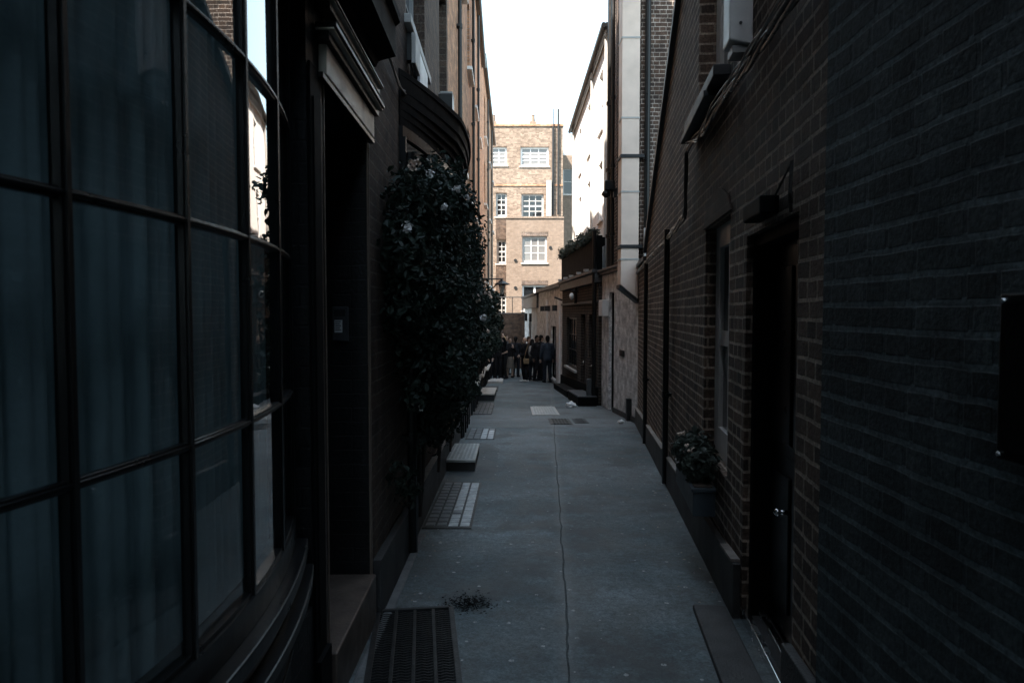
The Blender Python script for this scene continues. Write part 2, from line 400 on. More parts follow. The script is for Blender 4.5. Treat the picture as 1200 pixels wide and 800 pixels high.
vs.view_transform = 'Standard'; vs.look = 'None'; vs.gamma = 1; vs.use_curve_mapping = False; vs.exposure = 2.36
cy = scene.cycles
cy.use_denoising = True; cy.max_bounces = 9; cy.diffuse_bounces = 5; cy.glossy_bounces = 4; cy.transmission_bounces = 4; cy.transparent_max_bounces = 12
cy.caustics_reflective = False; cy.caustics_refractive = False; cy.sample_clamp_indirect = 6; cy.blur_glossy = .5

# ------------------------------------------------------------------ ground
mb = MB()
ys = [-60,-20,-6]+[i*.5 for i in range(-8, 81)]+[50,80,150,400]
xs = [-300,-40,-8,-2,0,2,8,40,300]
for i in range(len(ys)-1):
    for j in range(len(xs)-1):
        mb.face([(xs[j],ys[i],gz(ys[i])),(xs[j+1],ys[i],gz(ys[i])),(xs[j+1],ys[i+1],gz(ys[i+1])),(xs[j],ys[i+1],gz(ys[i+1]))])
tag(add('lane', mb, M['lane']), kind='structure')

# helper: window part = frame > pane, sill
def window(par, fr, u0, u1, z0, z1, dep=.1, nx=2, nz=4, fm='white_paint', gm='pane', sill='stone', fw=.05, bar=.022, sash=True, so=.07):
    f = MB(); d1 = -dep; d0 = -dep-.06
    f.box(fr, u0, u0+fw, d0, d1, z0, z1); f.box(fr, u1-fw, u1, d0, d1, z0, z1)
    f.box(fr, u0+fw, u1-fw, d0, d1, z1-fw, z1); f.box(fr, u0+fw, u1-fw, d0, d1, z0, z0+fw*1.3)
    a0, a1, b0, b1 = u0+fw, u1-fw, z0+fw*1.3, z1-fw
    mz = (b0+b1)/2
    for i in range(1, nx):
        c = a0+(a1-a0)*i/nx; f.box(fr, c-bar/2, c+bar/2, d0+.015, d1-.01, b0, b1)
    for i in range(1, nz):
        c = b0+(b1-b0)*i/nz; h = bar/2 if not (sash and i*2 == nz) else bar
        f.box(fr, a0, a1, d0+.012, d1-.013+(.006 if h > bar/2 else 0), c-h, c+h)
    o = add('window', f, M[fm], par)
    g = MB(); g.box(fr, a0-.005, a1+.005, d0+.02, d0+.028, b0-.005, b1+.005); add('pane', g, M[gm], o)
    if sill:
        s = MB(); s.box(fr, u0-.08, u1+.08, -dep+.003, so, z0-.07, z0-.003); add('sill', s, M[sill], o, bevel=.006)
    return o
def downpipe(par, fr, u, z0, z1, r=.04, mat='black', d=.07, hopper=False, slots=True):
    m = MB(); m.tube([fr.loc(u, d, z0), fr.loc(u, d, z1)], r, 10)
    z = z0+.9
    while z < z1-.2 and slots:
        m.tube([fr.loc(u, d, z), fr.loc(u, d, z+.07)], r*1.28, 10); m.box(fr, u-r*1.9, u+r*1.9, .001, d, z+.02, z+.05); z += 1.8
    if hopper:
        m.slopebox(fr, u-.11, u+.11, .01, .2, z1, z1+.22, z1, z1+.22)
    return add('downpipe', m, M[mat], par)
def body(mb, fr, u0, u1, z0, z1, th, D):
    mb.box(fr, u0, u1, -D, -th-.003, z0, z1)

# ================================================================== LEFT SIDE
def LX(y): return -.72-.0115*y
def LF(y0, y1): return Frame((LX(y0), y0), (LX(y1), y1), z0=gz(y0))

# ---- bow-fronted shop with doorway
fr = LF(-18, 3.66); U = fr.u_at_y
shop = root('bow_fronted_shop', 'black-painted shop with a large bowed many-paned window, nearest on the left', 'shop', fr)
bw0, bw1 = U(.72), U(2.52); dr0, dr1 = U(2.74), U(3.60)
mb = MB(); mb.wall(fr, 0, U(3.66), -.6, 10, .5, [(bw0, bw1, .40, 2.72), (dr0, dr1, -.5, 2.40)])
body(mb, fr, 0, U(3.66), -.6, 10, .5, 8)
add('wall', mb, M['black_brick'], shop)
def bow_d(y): return (-.684-.165*(y-1.62)**2)-LX(y)
def bowpts(n=24, off=0.0, y0=.78, y1=2.465):
    return [(U(y0+(y1-y0)*i/n), max(bow_d(y0+(y1-y0)*i/n)+off, -.08)) for i in range(n+1)]
def bowstrip(m, off0, off1, z0, z1, n=24, y0=.78, y1=2.465):
    a = bowpts(n, off0, y0, y1); b = bowpts(n, off1, y0, y1)
    for i in range(n):
        L = fr.loc
        m.hexa([L(a[i][0],a[i][1],z0),L(b[i][0],b[i][1],z0),L(b[i+1][0],b[i+1][1],z0),L(a[i+1][0],a[i+1][1],z0),
                L(a[i][0],a[i][1],z1),L(b[i][0],b[i][1],z1),L(b[i+1][0],b[i+1][1],z1),L(a[i+1][0],a[i+1][1],z1)])
PZ = [.735, 1.215, 1.693, 2.150, 2.62]
muY = [.79, 1.115, 1.445, 1.775, 2.115, 2.455]
m = MB()
bowstrip(m, -.05, .012, PZ[0]-.055, PZ[0]+.02)
bowstrip(m, -.05, .004, PZ[0]+.018, PZ[0]+.032)
bowstrip(m, -.05, .012, PZ[4]-.02, PZ[4]+.06)
for y in muY:
    u = U(y); d = bow_d(y)
    m.box(fr, u-.012, u+.012, d-.016, d+.004, PZ[0], PZ[4]); m.box(fr, u-.006, u+.006, d+.003, d+.010, PZ[0]+.005, PZ[4]-.005)
bow = add('bow_window', m, M['black'], shop)
m = MB()
for z in PZ[1:4]:
    bowstrip(m, -.014, .003, z-.010, z+.010); bowstrip(m, .002, .009, z-.005, z+.005)
add('glazing_bar', m, M['black'], bow, bevel=.003)
for i in range(5):
    for j in range(4):
        ya, yb = muY[i], muY[i+1]; g = MB()
        a = fr.loc(U(ya), bow_d(ya)-.007, PZ[j]); b = fr.loc(U(yb), bow_d(yb)-.007, PZ[j])
        tl = random.uniform(-.0015, .0015)
        nu = 6; dz = PZ[j+1]-PZ[j]
        for k in range(nu):
            p, q = a.lerp(b, k/nu), a.lerp(b, (k+1)/nu)
            p = p+Vector((0, tl, 0)); q = q+Vector((0, tl, 0))
            g.face([p, q, q+Vector((0,-2*tl,dz)), p+Vector((0,-2*tl,dz))])
        add('pane', g, M['glass'], bow, fix=False)
m = MB()   # two bowed mouldings under the window
bowstrip(m, -.05, .055, PZ[0]-.10, PZ[0]-.057); bowstrip(m, -.05, .042, PZ[0]-.115, PZ[0]-.102)
bowstrip(m, -.05, .03, PZ[0]-.15, PZ[0]-.117); bowstrip(m, -.05, .075, PZ[0]-.185, PZ[0]-.152)
add('sill', m, M['black'], shop, bevel=.005)
m = MB(); bowstrip(m, -.3, .005, -.4, PZ[0]-.188)
add('stall_riser', m, M['black_brick'], shop)
m = MB()
for z in (.12, .24, .36, .46): bowstrip(m, .004, .011, z-.012, z)
add('riser_moulding', m, M['black'], shop)
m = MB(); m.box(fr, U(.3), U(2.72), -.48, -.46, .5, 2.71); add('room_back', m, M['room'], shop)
m = MB(); m.box(fr, U(2.53), U(2.675), 0.002, .012, -.4, 2.42); m.box(fr, U(2.555), U(2.65), .012, .018, .25, 2.3)
m.box(fr, U(2.525), U(2.68), .003, .03, -.4, .18)
add('pilaster', m, M['black_matt'], shop, bevel=.004)
# canopy / cornice over shop window, running past the door
m = MB()
prof = [(.002, 2.79), (.045, 2.79), (.06, 2.82), (.075, 2.825), (.15, 2.845), (.15, 3.0), (.175, 3.02), (.175, 3.06), (.002, 3.12)]
ua, ub = U(-2.5), U(3.655)
L = fr.loc
for k in range(len(prof)):
    p, q = prof[k], prof[(k+1) % len(prof)]
    m.face([L(ua,p[0],p[1]),L(ub,p[0],p[1]),L(ub,q[0],q[1]),L(ua,q[0],q[1])])
m.face([L(ua,p[0],p[1]) for p in prof]); m.face([L(ub,p[0],p[1]) for p in prof][::-1])
add('cornice', m, M['black_matt'], shop)
# door surround with frieze and small cornices
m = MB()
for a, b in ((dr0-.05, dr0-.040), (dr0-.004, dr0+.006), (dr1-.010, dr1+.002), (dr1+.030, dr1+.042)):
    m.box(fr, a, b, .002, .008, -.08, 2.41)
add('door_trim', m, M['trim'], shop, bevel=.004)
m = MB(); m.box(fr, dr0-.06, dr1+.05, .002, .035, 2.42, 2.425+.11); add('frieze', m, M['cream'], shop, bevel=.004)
m = MB()
for z0, z1, d in ((2.395, 2.418, .03), (2.538, 2.570, .055), (2.582, 2.60, .085), (2.655, 2.682, .06), (2.690, 2.70, .08)):
    m.box(fr, dr0-.09-d*.2, dr1+.07+d*.2, .003, d, z0, z1)
dcor = add('door_cornice', m, M['black'], shop, bevel=.003)
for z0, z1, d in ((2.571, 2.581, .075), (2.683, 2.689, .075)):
    m = MB(); m.box(fr, dr0-.09-d*.2, dr1+.07+d*.2, .003, d, z0, z1); add('lit_edge_strip', m, M['cream'], dcor, bevel=.002)  # cream strips paint the highlights along the cornice edges
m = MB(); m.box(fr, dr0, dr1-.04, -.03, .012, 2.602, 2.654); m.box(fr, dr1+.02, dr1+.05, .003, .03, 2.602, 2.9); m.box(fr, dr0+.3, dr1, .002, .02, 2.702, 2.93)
add('lit_transom_panel', m, M['cream'], shop)  # cream boxes stand in for light reflected above the door
m = MB(); m.box(fr, dr0+.001, dr1-.001, -.49, -.44, -.1, 2.38)
for a, b in ((.08, .40), (.46, .78)):
    for z0, z1 in ((.25, .85), (1.0, 2.15)):
        m.box(fr, dr0+a, dr0+b, -.445, -.425, z0, z1)
dd = add('door', m, M['black'], shop, bevel=.004)
m = MB(); m.sphere(fr.loc(dr0+.12, -.40, .95), .03); add('handle', m, M['brass'], dd, smooth=True)
m = MB(); m.box(fr, dr0+.002, dr1-.002, -.438, .035, -.35, .105); add('step', m, M['wood_step'], shop, bevel=.008)
# curtain inside the shop window
m = MB(); n = 220
pl = []
for k in range(n+1):
    y = .75+(2.5-.75)*k/n
    d = bow_d(y)-.10+.011*math.sin(k*.52)+.006*math.sin(k*1.31+1)+.008*math.sin(k*.17)
    pl.append((U(y), max(d, -.44)))
for k in range(n):
    L = fr.loc
    m.face([L(pl[k][0],pl[k][1],.62),L(pl[k+1][0],pl[k+1][1],.62),L(pl[k+1][0],pl[k+1][1],2.7),L(pl[k][0],pl[k][1],2.7)])
tag(add('sheer_curtain', m, M['curtain'], None, fr, smooth=True), 'pale sheer curtain hanging in folds behind the bowed window', 'curtain')
# intercom on the far reveal of the doorway
ic = root('intercom', 'small steel entry panel with a white name card inside the left doorway', 'intercom', loc=fr.world(dr1, -.14, 1.44))
ic.rotation_euler = (0, 0, math.atan2(fr.a.x*-1, fr.a.y))
m = MB(); m.box(ID, -.042, .042, -.022, -.002, -.09, .09); add('case', m, M['lead'], ic, bevel=.004)
m = MB(); m.box(ID, -.028, .012, -.0245, -.0215, -.045, .02); add('name_card', m, M['paper'], ic)
m = MB()
for k in range(5): m.box(ID, -.024, .006-.006*(k % 2), -.0262, -.0247, .010-k*.011, .014-k*.011)
add('card_text', m, M['black_matt'], ic)
m = MB(); m.box(ID, -.03, .03, -.0245, -.0215, .04, .075); add('speaker_slot', m, M['iron'], ic)

# ---- sooty brick house with second bowed shopfront (hood)
fr = LF(3.66, 8.85); U = fr.u_at_y
h1 = root('sooty_brick_house', 'tall sooty brick house with a curved black hood behind the climbing rose', 'house', fr)
ops = [(U(5.1), U(6.3), 3.66, 5.3), (U(7.72), U(8.68), 3.92, 5.35), (U(5.1), U(6.3), 6.6, 8.2), (U(7.72), U(8.68), 6.6, 8.2)]
mb = MB(); mb.wall(fr, .003, fr.len, -.9, 13, .3, ops); body(mb, fr, .003, fr.len, -.9, 13, .3, 8)
add('wall', mb, M['soot_brick'], h1)
for k, o in enumerate(ops):
    window(h1, fr, *o, dep=.1, nx=3, nz=4, fm='dim_white', sill='grey_paint', so=.05)
m = MB(); m.slopebox(fr, .01, fr.len, .002, .05, gz(3.66)-.2, gz(3.66)+.31, gz(8.85)-.2, gz(8.85)+.34); add('plinth', m, M['plinth'], h1, bevel=.006)
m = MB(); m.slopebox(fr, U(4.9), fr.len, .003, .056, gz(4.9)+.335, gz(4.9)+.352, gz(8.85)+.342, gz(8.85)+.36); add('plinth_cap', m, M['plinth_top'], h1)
# bowed shopfront with hood
def b2(y): return .02+.24*math.sin(math.pi*min(max((y-4.7)/3.9, 0), 1))**.8
def strip2(m, fn, o0, o1, z0, z1, ya=4.72, yb=8.58, n=26, ztilt=0):
    L = fr.loc
    for i in range(n):
        y0 = ya+(yb-ya)*i/n; y1 = ya+(yb-ya)*(i+1)/n
        m.hexa([L(U(y0),max(fn(y0)*1+o0,.002),z0),L(U(y0),fn(y0)+o1,z0+ztilt),L(U(y1),fn(y1)+o1,z0+ztilt),L(U(y1),max(fn(y1)+o0,.002),z0),
                L(U(y0),max(fn(y0)+o0,.002),z1),L(U(y0),fn(y0)+o1,z1),L(U(y1),fn(y1)+o1,z1),L(U(y1),max(fn(y1)+o0,.002),z1)])
m = MB(); zero = lambda y: 0.003
hood = MB()
steps = [(.03, 2.78, 2.84), (.055, 2.84, 2.89), (.085, 2.89, 2.95), (.115, 2.95, 3.02), (.13, 3.02, 3.12)]
for o1, z0, z1 in steps+[(.15, 3.121, 3.16)]:
    strip2(hood, lambda y, o=o1: max(b2(y)-.02, .002)+o*min(1, max(0, y-4.72)/1.2)*min(1, .25+max(0, 8.58-y)/.3), -.6, 0.0, z0+.001, z1)
add('hood', hood, M['black_matt'], h1)
m = MB()
strip2(m, b2, -.05, .01, 1.40, 1.46); strip2(m, b2, -.05, .0, 2.70, 2.775)
for k in range(8):
    y = 4.74+(8.56-4.74)*k/7; m.box(fr, U(y)-.022, U(y)+.022, max(b2(y)-.05, .003), b2(y)+.012, 1.46, 2.70)
for z in (1.8, 2.15): strip2(m, b2, -.03, .006, z-.012, z+.012)
bw = add('bow_window', m, M['black'], h1)
m = MB()
for k in range(7):
    y0 = 4.74+(8.56-4.74)*k/7; y1 = 4.74+(8.56-4.74)*(k+1)/7
    L = fr.loc; a = L(U(y0), b2(y0)-.015, 1.44); b = L(U(y1), b2(y1)-.015, 1.44); V = Vector((0,0,1.3))
    m.face([a, b, b+V, a+V])
add('pane', m, M['pane'], bw)
m = MB(); strip2(m, b2, -.5, .0, 1.30, 1.395); strip2(m, lambda y: b2(y)*.6, -.5, .0, 1.18, 1.298); add('bow_base', m, M['black_matt'], h1)
downpipe(h1, fr, U(4.78), gz(5)-.1, 2.6, .035)

# wall boxes & cable on this house
def hexbox(name, fr, u0, u1, d0, d1, z0, z1, mat, label, cat, tilt=0.0, group=None, bev=.006):
    m = MB(); m.slopebox(fr, u0, u1, d0, d1, z0, z1, z0, z1)
    o = add(name, m, M[mat], None, fr, bevel=bev); return tag(o, label, cat, group)
a = root('sign_box', 'flat white sign box under the sill on the sooty left wall', 'sign', fr)
m = MB(); m.box(fr, U(5.42), U(5.95), .04, .065, 3.22, 3.53); add('case', m, M['white_paint'], a, bevel=.006)
m = MB(); m.box(fr, U(5.5), U(5.54), .002, .042, 3.3, 3.45); add('bracket', m, M['iron'], a)
m = MB(); m.box(fr, U(5.83), U(5.87), .002, .042, 3.3, 3.45); add('bracket', m, M['iron'], a)
a = root('floodlight', 'grey floodlight on the sooty left wall, just nearer than the white sign box', 'floodlight', fr)
m = MB(); m.slopebox(fr, U(5.02), U(5.3), .05, .08, 3.3, 3.52, 3.3, 3.52); add('housing', m, M['grey_paint'], a, bevel=.006)
m = MB(); m.box(fr, U(5.12), U(5.2), .002, .052, 3.36, 3.56); m.tube([fr.loc(U(5.16), .03, 3.1), fr.loc(U(5.16), .03, 3.36)], .008); add('bracket', m, M['iron'], a)
a = root('lamp_box', 'black box lamp under the higher window at the far end of the sooty house', 'wall lamp', fr)
m = MB(); m.box(fr, U(7.35), U(7.62), .02, .17, 3.32, 3.82); add('housing', m, M['black'], a, bevel=.01)
m = MB(); m.box(fr, U(7.36), U(7.6), .04, .172, 3.822, 3.845); add('lid', m, M['grey_paint'], a, bevel=.004)
def cable(name, fr, pts, r, mat, label, strands=2, tw=14, amp=.012):
    m = MB(); P = [fr.loc(*p) for p in pts]; dense = []
    for i in range(len(P)-1):
        k = max(2, int((P[i+1]-P[i]).length/.06))
        for j in range(k): dense.append(P[i].lerp(P[i+1], j/k))
    dense.append(P[-1])
    for s in range(strands):
        q = []
        for i, p in enumerate(dense):
            a = i*6.28/tw+s*6.28/strands+.7*math.sin(i*.31+s)
            q.append(p+Vector((.15*amp*math.cos(a), amp*.6*math.cos(a)*.5, amp*math.sin(a)+.006*math.sin(i*.21+s*2))))
        m.tube(q, r, 6)
    return tag(add(name, m, M[mat], None, fr, smooth=True), label, 'cable')
cable('wall_cable', fr, [(U(3.7), .03, 3.02), (U(4.2), .035, 3.02), (U(4.6), .03, 2.99), (U(5.0), .04, 3.06), (U(5.5), .05, 3.12)], .007, 'cable_grey', 'twisted pair of grey cables along the sooty left wall beside the shop cornice')

# ---- brown brick houses further on
def brown_house(y0, y1, z1, label, f, ops, name='brown_brick_house', gf=True, pipes=(), wmat='brown_brick'):
    U = f.u_at_y
    h = root(name, label, 'house', f)
    mb = MB(); mb.wall(f, .004, f.len, gz(y1)-.6, z1, .3, ops); body(mb, f, .004, f.len, gz(y1)-.6, z1, .3, 8)
    add('wall', mb, M[wmat], h)
    for o in ops:
        low = o[2] < 2.2
        window(h, f, *o, dep=.09, nx=3, nz=4, fm='black' if low else 'dim_white', sill='stone' if low else 'white_paint', so=.1)
    if gf:
        m = MB(); m.slopebox(f, .01, f.len-.005, .002, .045, gz(y0)-.2, gz(y0)+.33, gz(y1)-.2, gz(y1)+.33); add('plinth', m, M['plinth'], h, bevel=.006)
    m = MB(); m.box(f, .004, f.len, -.32, .06, z1, z1+.07); m.tube([f.loc(.01, .10, z1+.02), f.loc(f.len-.01, .10, z1+.02)], .055, 8)
    add('gutter', m, M['black'], h)
    for u, z in pipes: downpipe(h, f, U(u), f.g(U(u))-.05, z, .032, d=.05)
    return h, U
f = LF(8.85, 12.6); U = f.u_at_y
hb, U = brown_house(8.85, 12.6, 12.9, 'brown brick house with black ground-floor shopfront next to the climbing rose', f,
    [(U(10.9), U(12.0), 3.9, 5.5), (U(10.9), U(12.0), 6.9, 8.5), (U(9.4), U(10.2), 6.9, 8.5)], pipes=((10.55, 10.5),))
def shopfront(par, f, y0, y1, gy, top=2.45, n=4, sillz=.68):
    U = f.u_at_y; g0 = gz(gy)
    m = MB()
    m.box(f, U(y0), U(y1), .003, .10, top-.28, top); m.box(f, U(y0)-.03, U(y1)+.03, .003, .2, top+.002, top+.06); m.box(f, U(y0), U(y1), .003, .14, top+.062, top+.10)
    for k in range(n+1):
        u = U(y0)+(U(y1)-U(y0))*k/n; m.box(f, u-.045, u+.045, .003, .095, g0-.1, top-.282)
    for z in (g0+sillz+.55, g0+sillz+1.1): m.box(f, U(y0)+.04, U(y1)-.04, .003, .05, z-.015, z+.015)
    m.box(f, U(y0)+.03, U(y1)-.03, .003, .06, g0-.1, g0+sillz-.09)
    s = add('shopfront', m, M['black'], par, bevel=.004)
    m = MB(); m.box(f, U(y0)+.02, U(y1)-.02, .004, .03, g0+sillz-.05, top-.285); add('pane', m, M['pane'], s)
    m = MB(); m.box(f, U(y0)+.1, U(y1)-.1, .062, .17, g0+sillz-.085, g0+sillz-.04); add('sill', m, M['stone'], s, bevel=.008)
    return s
shopfront(hb, f, 10.7, 12.4, 11.5, 2.35, 3)
f = LF(12.6, 22.3); U = f.u_at_y
hb, U = brown_house(12.6, 22.3, 9.35, 'brown brick terrace with dark drainpipes and a black shopfront below, left of the lane', f,
    [(U(13.6), U(14.5), 3.7, 5.2), (U(16.1), U(17.1), 3.7, 5.2), (U(19), U(20), 3.7, 5.2), (U(13.6), U(14.5), 6.3, 7.8), (U(16.1), U(17.1), 6.3, 7.8), (U(19), U(20), 6.3, 7.8)],
    pipes=((15.2, 9.2), (18.1, 9.2), (13.9, 2.6)))
shopfront(hb, f, 14.6, 17.2, 16, 2.2, 3); shopfront(hb, f, 18.3, 21.8, 20, 2.0, 4)
f = Frame((-.975, 22.3), (-.94, 34.2), z0=gz(22.3)); U = f.u_at_y
hb, U = brown_house(22.3, 37.6, 9.75, 'brown brick house at the far end of the left terrace, with three floors of windows', f,
    [(U(y), U(y+1), z, z+1.5) for y in (24, 28, 32) for z in (2.6, 5.3, 7.6)], pipes=((26.4, 9.6), (30.8, 9.6)))
shopfront(hb, f, 23.0, 27.5, 25, 1.75, 5)

# ================================================================== RIGHT SIDE
# ---- near slate painted wall
fr = Frame((1.03, -18), (1.06, 2.33), right=True, z0=gz(-18)); U = fr.u_at_y
r0 = root('slate_painted_building', 'dark slate-painted brick building filling the right edge, nearest', 'building', fr)
mb = MB(); mb.wall(fr, 0, fr.len, -.6, 6.6, .3, []); body(mb, fr, 0, fr.len, -.6, 6.6, .3, 7); add('wall', mb, M['slate_brick'], r0)
m = MB(); m.box(fr, 0, fr.len-.003, .003, .03, -.5, .2); add('plinth', m, M['plinth'], r0, bevel=.006)
nb = root('notice_frame', 'black metal wall box on the slate-painted brick at the right edge', 'notice box', fr)
m = MB(); m.box(fr, U(1.08), U(1.435), .002, .035, 1.19, 1.54); add('frame', m, M['black'], nb, bevel=.005)
m = MB(); m.box(fr, U(1.11), U(1.405), .0355, .042, 1.215, 1.515); add('panel', m, M['black_matt'], nb)
m = MB()
for yy, zz in ((1.42, 1.525), (1.42, 1.205)): m.sphere(fr.loc(U(yy), .038, zz), .006, 8, 6)
add('screw', m, M['chrome'], nb)

# ---- dark stock brick building with door and windows
def RX(y): return .8045+.1198*y
fr = Frame((RX(2.33), 2.33), (RX(12.4), 12.4), right=True, z0=gz(2.33)); U = fr.u_at_y
r1 = root('stock_brick_building', 'dark stock brick building with a black door and window box, its top sloping down away', 'building', fr)
YS0, YS1 = 6.55, 10.6
door = (U(2.70), U(3.62), -.6, 1.90); win = (U(4.06), U(4.95), .50, 2.10); upw = (U(4.2), U(5.38), 2.98, 4.75)
mb = MB(); mb.wall(fr, .003, U(YS0), -.7, 6.0, .3, [door, win, upw]); body(mb, fr, .003, U(YS0), -.7, 6.0, .3, 7)
L = fr.loc
ua, ub, uc = U(YS0)+.0005, U(YS1), U(12.4)-.01
mb.hexa([L(ua,0,-.9),L(ua,-.3,-.9),L(ub,-.3,-.9),L(ub,0,-.9),L(ua,0,4.42),L(ua,-.3,4.42),L(ub,-.3,2.40),L(ub,0,2.40)])
mb.box(fr, ub+.0005, uc, -.3, 0, -.9, 2.3)
add('wall', mb, M['stock_brick'], r1)
m = MB()
m.hexa([L(ua,.05,4.43),L(ua,-.4,4.43),L(ub,-.4,2.41),L(ub,.05,2.41),L(ua,.05,4.52),L(ua,-.4,4.52),L(ub,-.4,2.50),L(ub,.05,2.50)])
m.box(fr, ub+.001, uc, -.4, .05, 2.305, 2.37); m.box(fr, ua-.05, ua-.001, -.2, .05, 4.43, 6.0)
add('coping', m, M['lead'], r1, bevel=.008)
m = MB(); m.hexa([L(ua,-.41,4.3),L(ua,-6,4.3),L(ub,-6,2.28),L(ub,-.41,2.28),L(ua,-.41,4.36),L(ua,-6,4.36),L(ub,-6,2.34),L(ub,-.41,2.34)])
m.box(fr, ub+.001, uc, -6, -.41, 2.2, 2.3); add('roof', m, M['slate'], r1)
# quoin lift: plinth with paler cap, broken by the door and the pipes
m = MB()
for a, b in ((2.34, 2.69), (3.63, 12.38)):
    m = MB(); m.slopebox(fr, U(a), U(b), .003, .045, gz(a)-.2, gz(a)+.30, gz(b)-.2, gz(b)+.29)
    add('plinth', m, M['plinth'], r1, bevel=.006)
m = MB()
for a, b in ((3.66, 3.98), (5.15, 5.9), (6.1, 7.0), (7.5, 9.75), (10.0, 12.3)):
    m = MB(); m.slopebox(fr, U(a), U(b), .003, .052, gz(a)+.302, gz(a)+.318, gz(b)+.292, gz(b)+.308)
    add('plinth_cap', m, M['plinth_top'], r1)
window(r1, fr, *win, dep=.075, nx=2, nz=2, fm='white_paint', sill=None, fw=.15, bar=.05, so=.05)
window(r1, fr, *upw, dep=.13, nx=2, nz=2, fm='white_paint', sill='lead', fw=.16, bar=.03, so=.1)
# dark arch board over the lower window
m = MB()
pts = [(win[0]-.06, 2.10)]+[(win[0]-.06+(win[1]-win[0]+.12)*k/10, 2.10+.20*math.sin(math.pi*k/10)**.6) for k in range(11)]+[(win[1]+.06, 2.10)]
m.face([L(a, .012, z) for a, z in pts]); m.face([L(a, .002, z) for a, z in pts][::-1])
for k in range(len(pts)):
    p, q = pts[k], pts[(k+1) % len(pts)]; m.face([L(p[0],.012,p[1]),L(q[0],.012,q[1]),L(q[0],.002,q[1]),L(p[0],.002,p[1])])
add('window_arch', m, M['soot_brick'], r1)
# door
d0, d1 = door[0], door[1]; gd = gz(3.1)
m = MB()
m.box(fr, d0, d0+.06, -.18, -.035, gd, 1.9); m.box(fr, d1-.06, d1, -.18, -.035, gd, 1.9); m.box(fr, d0+.06, d1-.06, -.18, -.035, 1.84, 1.9)
m.box(fr, d0+.061, d0+.085, -.16, -.05, gd, 1.84)
add('door_frame', m, M['black_matt'], r1, bevel=.004)
m = MB(); m.box(fr, d0+.087, d1-.062, -.17, -.125, gd+.06, 1.838)
for a, b in ((.12, .43), (.49, .80)):
    for z0, z1 in ((gd+.2, gd+.85), (gd+1.0, gd+1.85)): m.box(fr, d0+a, d0+b, -.126, -.112, z0, z1)
dd = add('door', m, M['black'], r1, bevel=.004)
m = MB(); m.tube([fr.loc(d0+.49, -.112, .56), fr.loc(d0+.49, -.07, .56)], [.012, .012], 10); m.sphere(fr.loc(d0+.49, -.065, .56), .018, 12, 8); add('handle', m, M['chrome'], dd, smooth=True)
m = MB(); m.box(fr, d0+.30, d0+.55, -.112, -.104, .82, .88); add('letterbox', m, M['iron'], dd, bevel=.003)
m = MB(); m.box(fr, d0, d1, -.11, -.075, gd-.1, gd+.055); m.box(fr, d0, d1, -.03, .0, gd-.1, gd+.05); add('threshold', m, M['chrome'], r1, bevel=.003)
m = MB(); m.box(fr, d0+.001, d1-.001, -.17, -.001, gd-.3, gd+.03); add('door_sill', m, M['plinth'], r1)
for yy, z1 in ((7.06, 2.35), (9.87, 2.2)): downpipe(r1, fr, U(yy), fr.g(U(yy))+.02, z1, .03, d=.055)
# doorstep mat
ds = root('doorstep', 'grey stone doorstep slab outside the black door on the right', 'doorstep', fr)
m = MB(); m.slopebox(fr, U(2.55), U(3.74), .06, .24, gz(2.55)-.1, gz(2.55)+.03, gz(3.74)-.1, gz(3.74)+.03); add('slab', m, M['plinth'], ds, bevel=.012)
# bulkhead box above the door
bl = root('bulkhead_lamp', 'small black box lamp above the black door on the right', 'wall lamp', fr)
m = MB(); m.box(fr, U(2.98), U(3.32), .002, .085, 1.93, 2.01); add('housing', m, M['black_matt'], bl, bevel=.008)
m = MB(); m.tube([fr.loc(U(2.74), .02, 1.9), fr.loc(U(2.72), .03, 1.97), fr.loc(U(2.74), .02, 2.1)], .008, 6); m.tube([fr.loc(U(2.74), .02, 2.1), fr.loc(U(3.0), .02, 2.0)], .005, 6); add('wire', m, M['cable'], bl)
# alarm box high up
ab = root('alarm_box', 'tall pale grey metal box on the dark brick above, beside the upper window', 'alarm box', fr)
m = MB()
zb = 2.86
m.hexa([L(U(3.53),.002,zb),L(U(3.53),.12,zb+.03),L(U(3.70),.12,zb+.03),L(U(3.70),.002,zb),L(U(3.53),.002,3.5),L(U(3.53),.12,3.5),L(U(3.70),.12,3.5),L(U(3.70),.002,3.5)])
add('case', m, M['white_paint'], ab, bevel=.008)
m = MB(); m.box(fr, U(3.55), U(3.68), .02, .10, 2.83, 2.87); add('grille', m, M['grey_paint'], ab, bevel=.004)
m = MB(); m.tube([fr.loc(U(3.525), .065, 2.97), fr.loc(U(3.535), .065, 2.97)], .008, 8); add('screw', m, M['iron'], ab)
# cables
cable('wall_cable', fr, [(U(2.36), .04, 2.70), (U(3.2), .045, 2.72), (U(4.2), .05, 2.76), (U(4.7), .05, 2.74), (U(5.3), .05, 2.83), (U(5.58), .06, 2.80), (U(5.6), .06, 2.5), (U(5.62), .06, 2.30), (U(6.2), .06, 2.27), (U(7.6), .05, 2.25), (U(9.5), .05, 2.23), (U(12.2), .05, 2.2)], .011, 'cable', 'thick bundle of black cables sagging along the right wall above the door', 3, 20, .02)
cable('wall_cable', fr, [(U(2.36), .07, 2.72), (U(3.4), .075, 2.75), (U(4.3), .08, 2.77), (U(4.9), .075, 2.72), (U(5.5), .08, 2.86)], .005, 'cable_grey', 'thin twisted grey cable on top of the black cable bundle on the right', 2, 16, .014)
m = MB(); m.slopebox(fr, U(4.35), U(5.5), .003, .12, 2.86, 2.90, 2.84, 2.88); add('ledge', m, M['lead'], r1, bevel=.006)
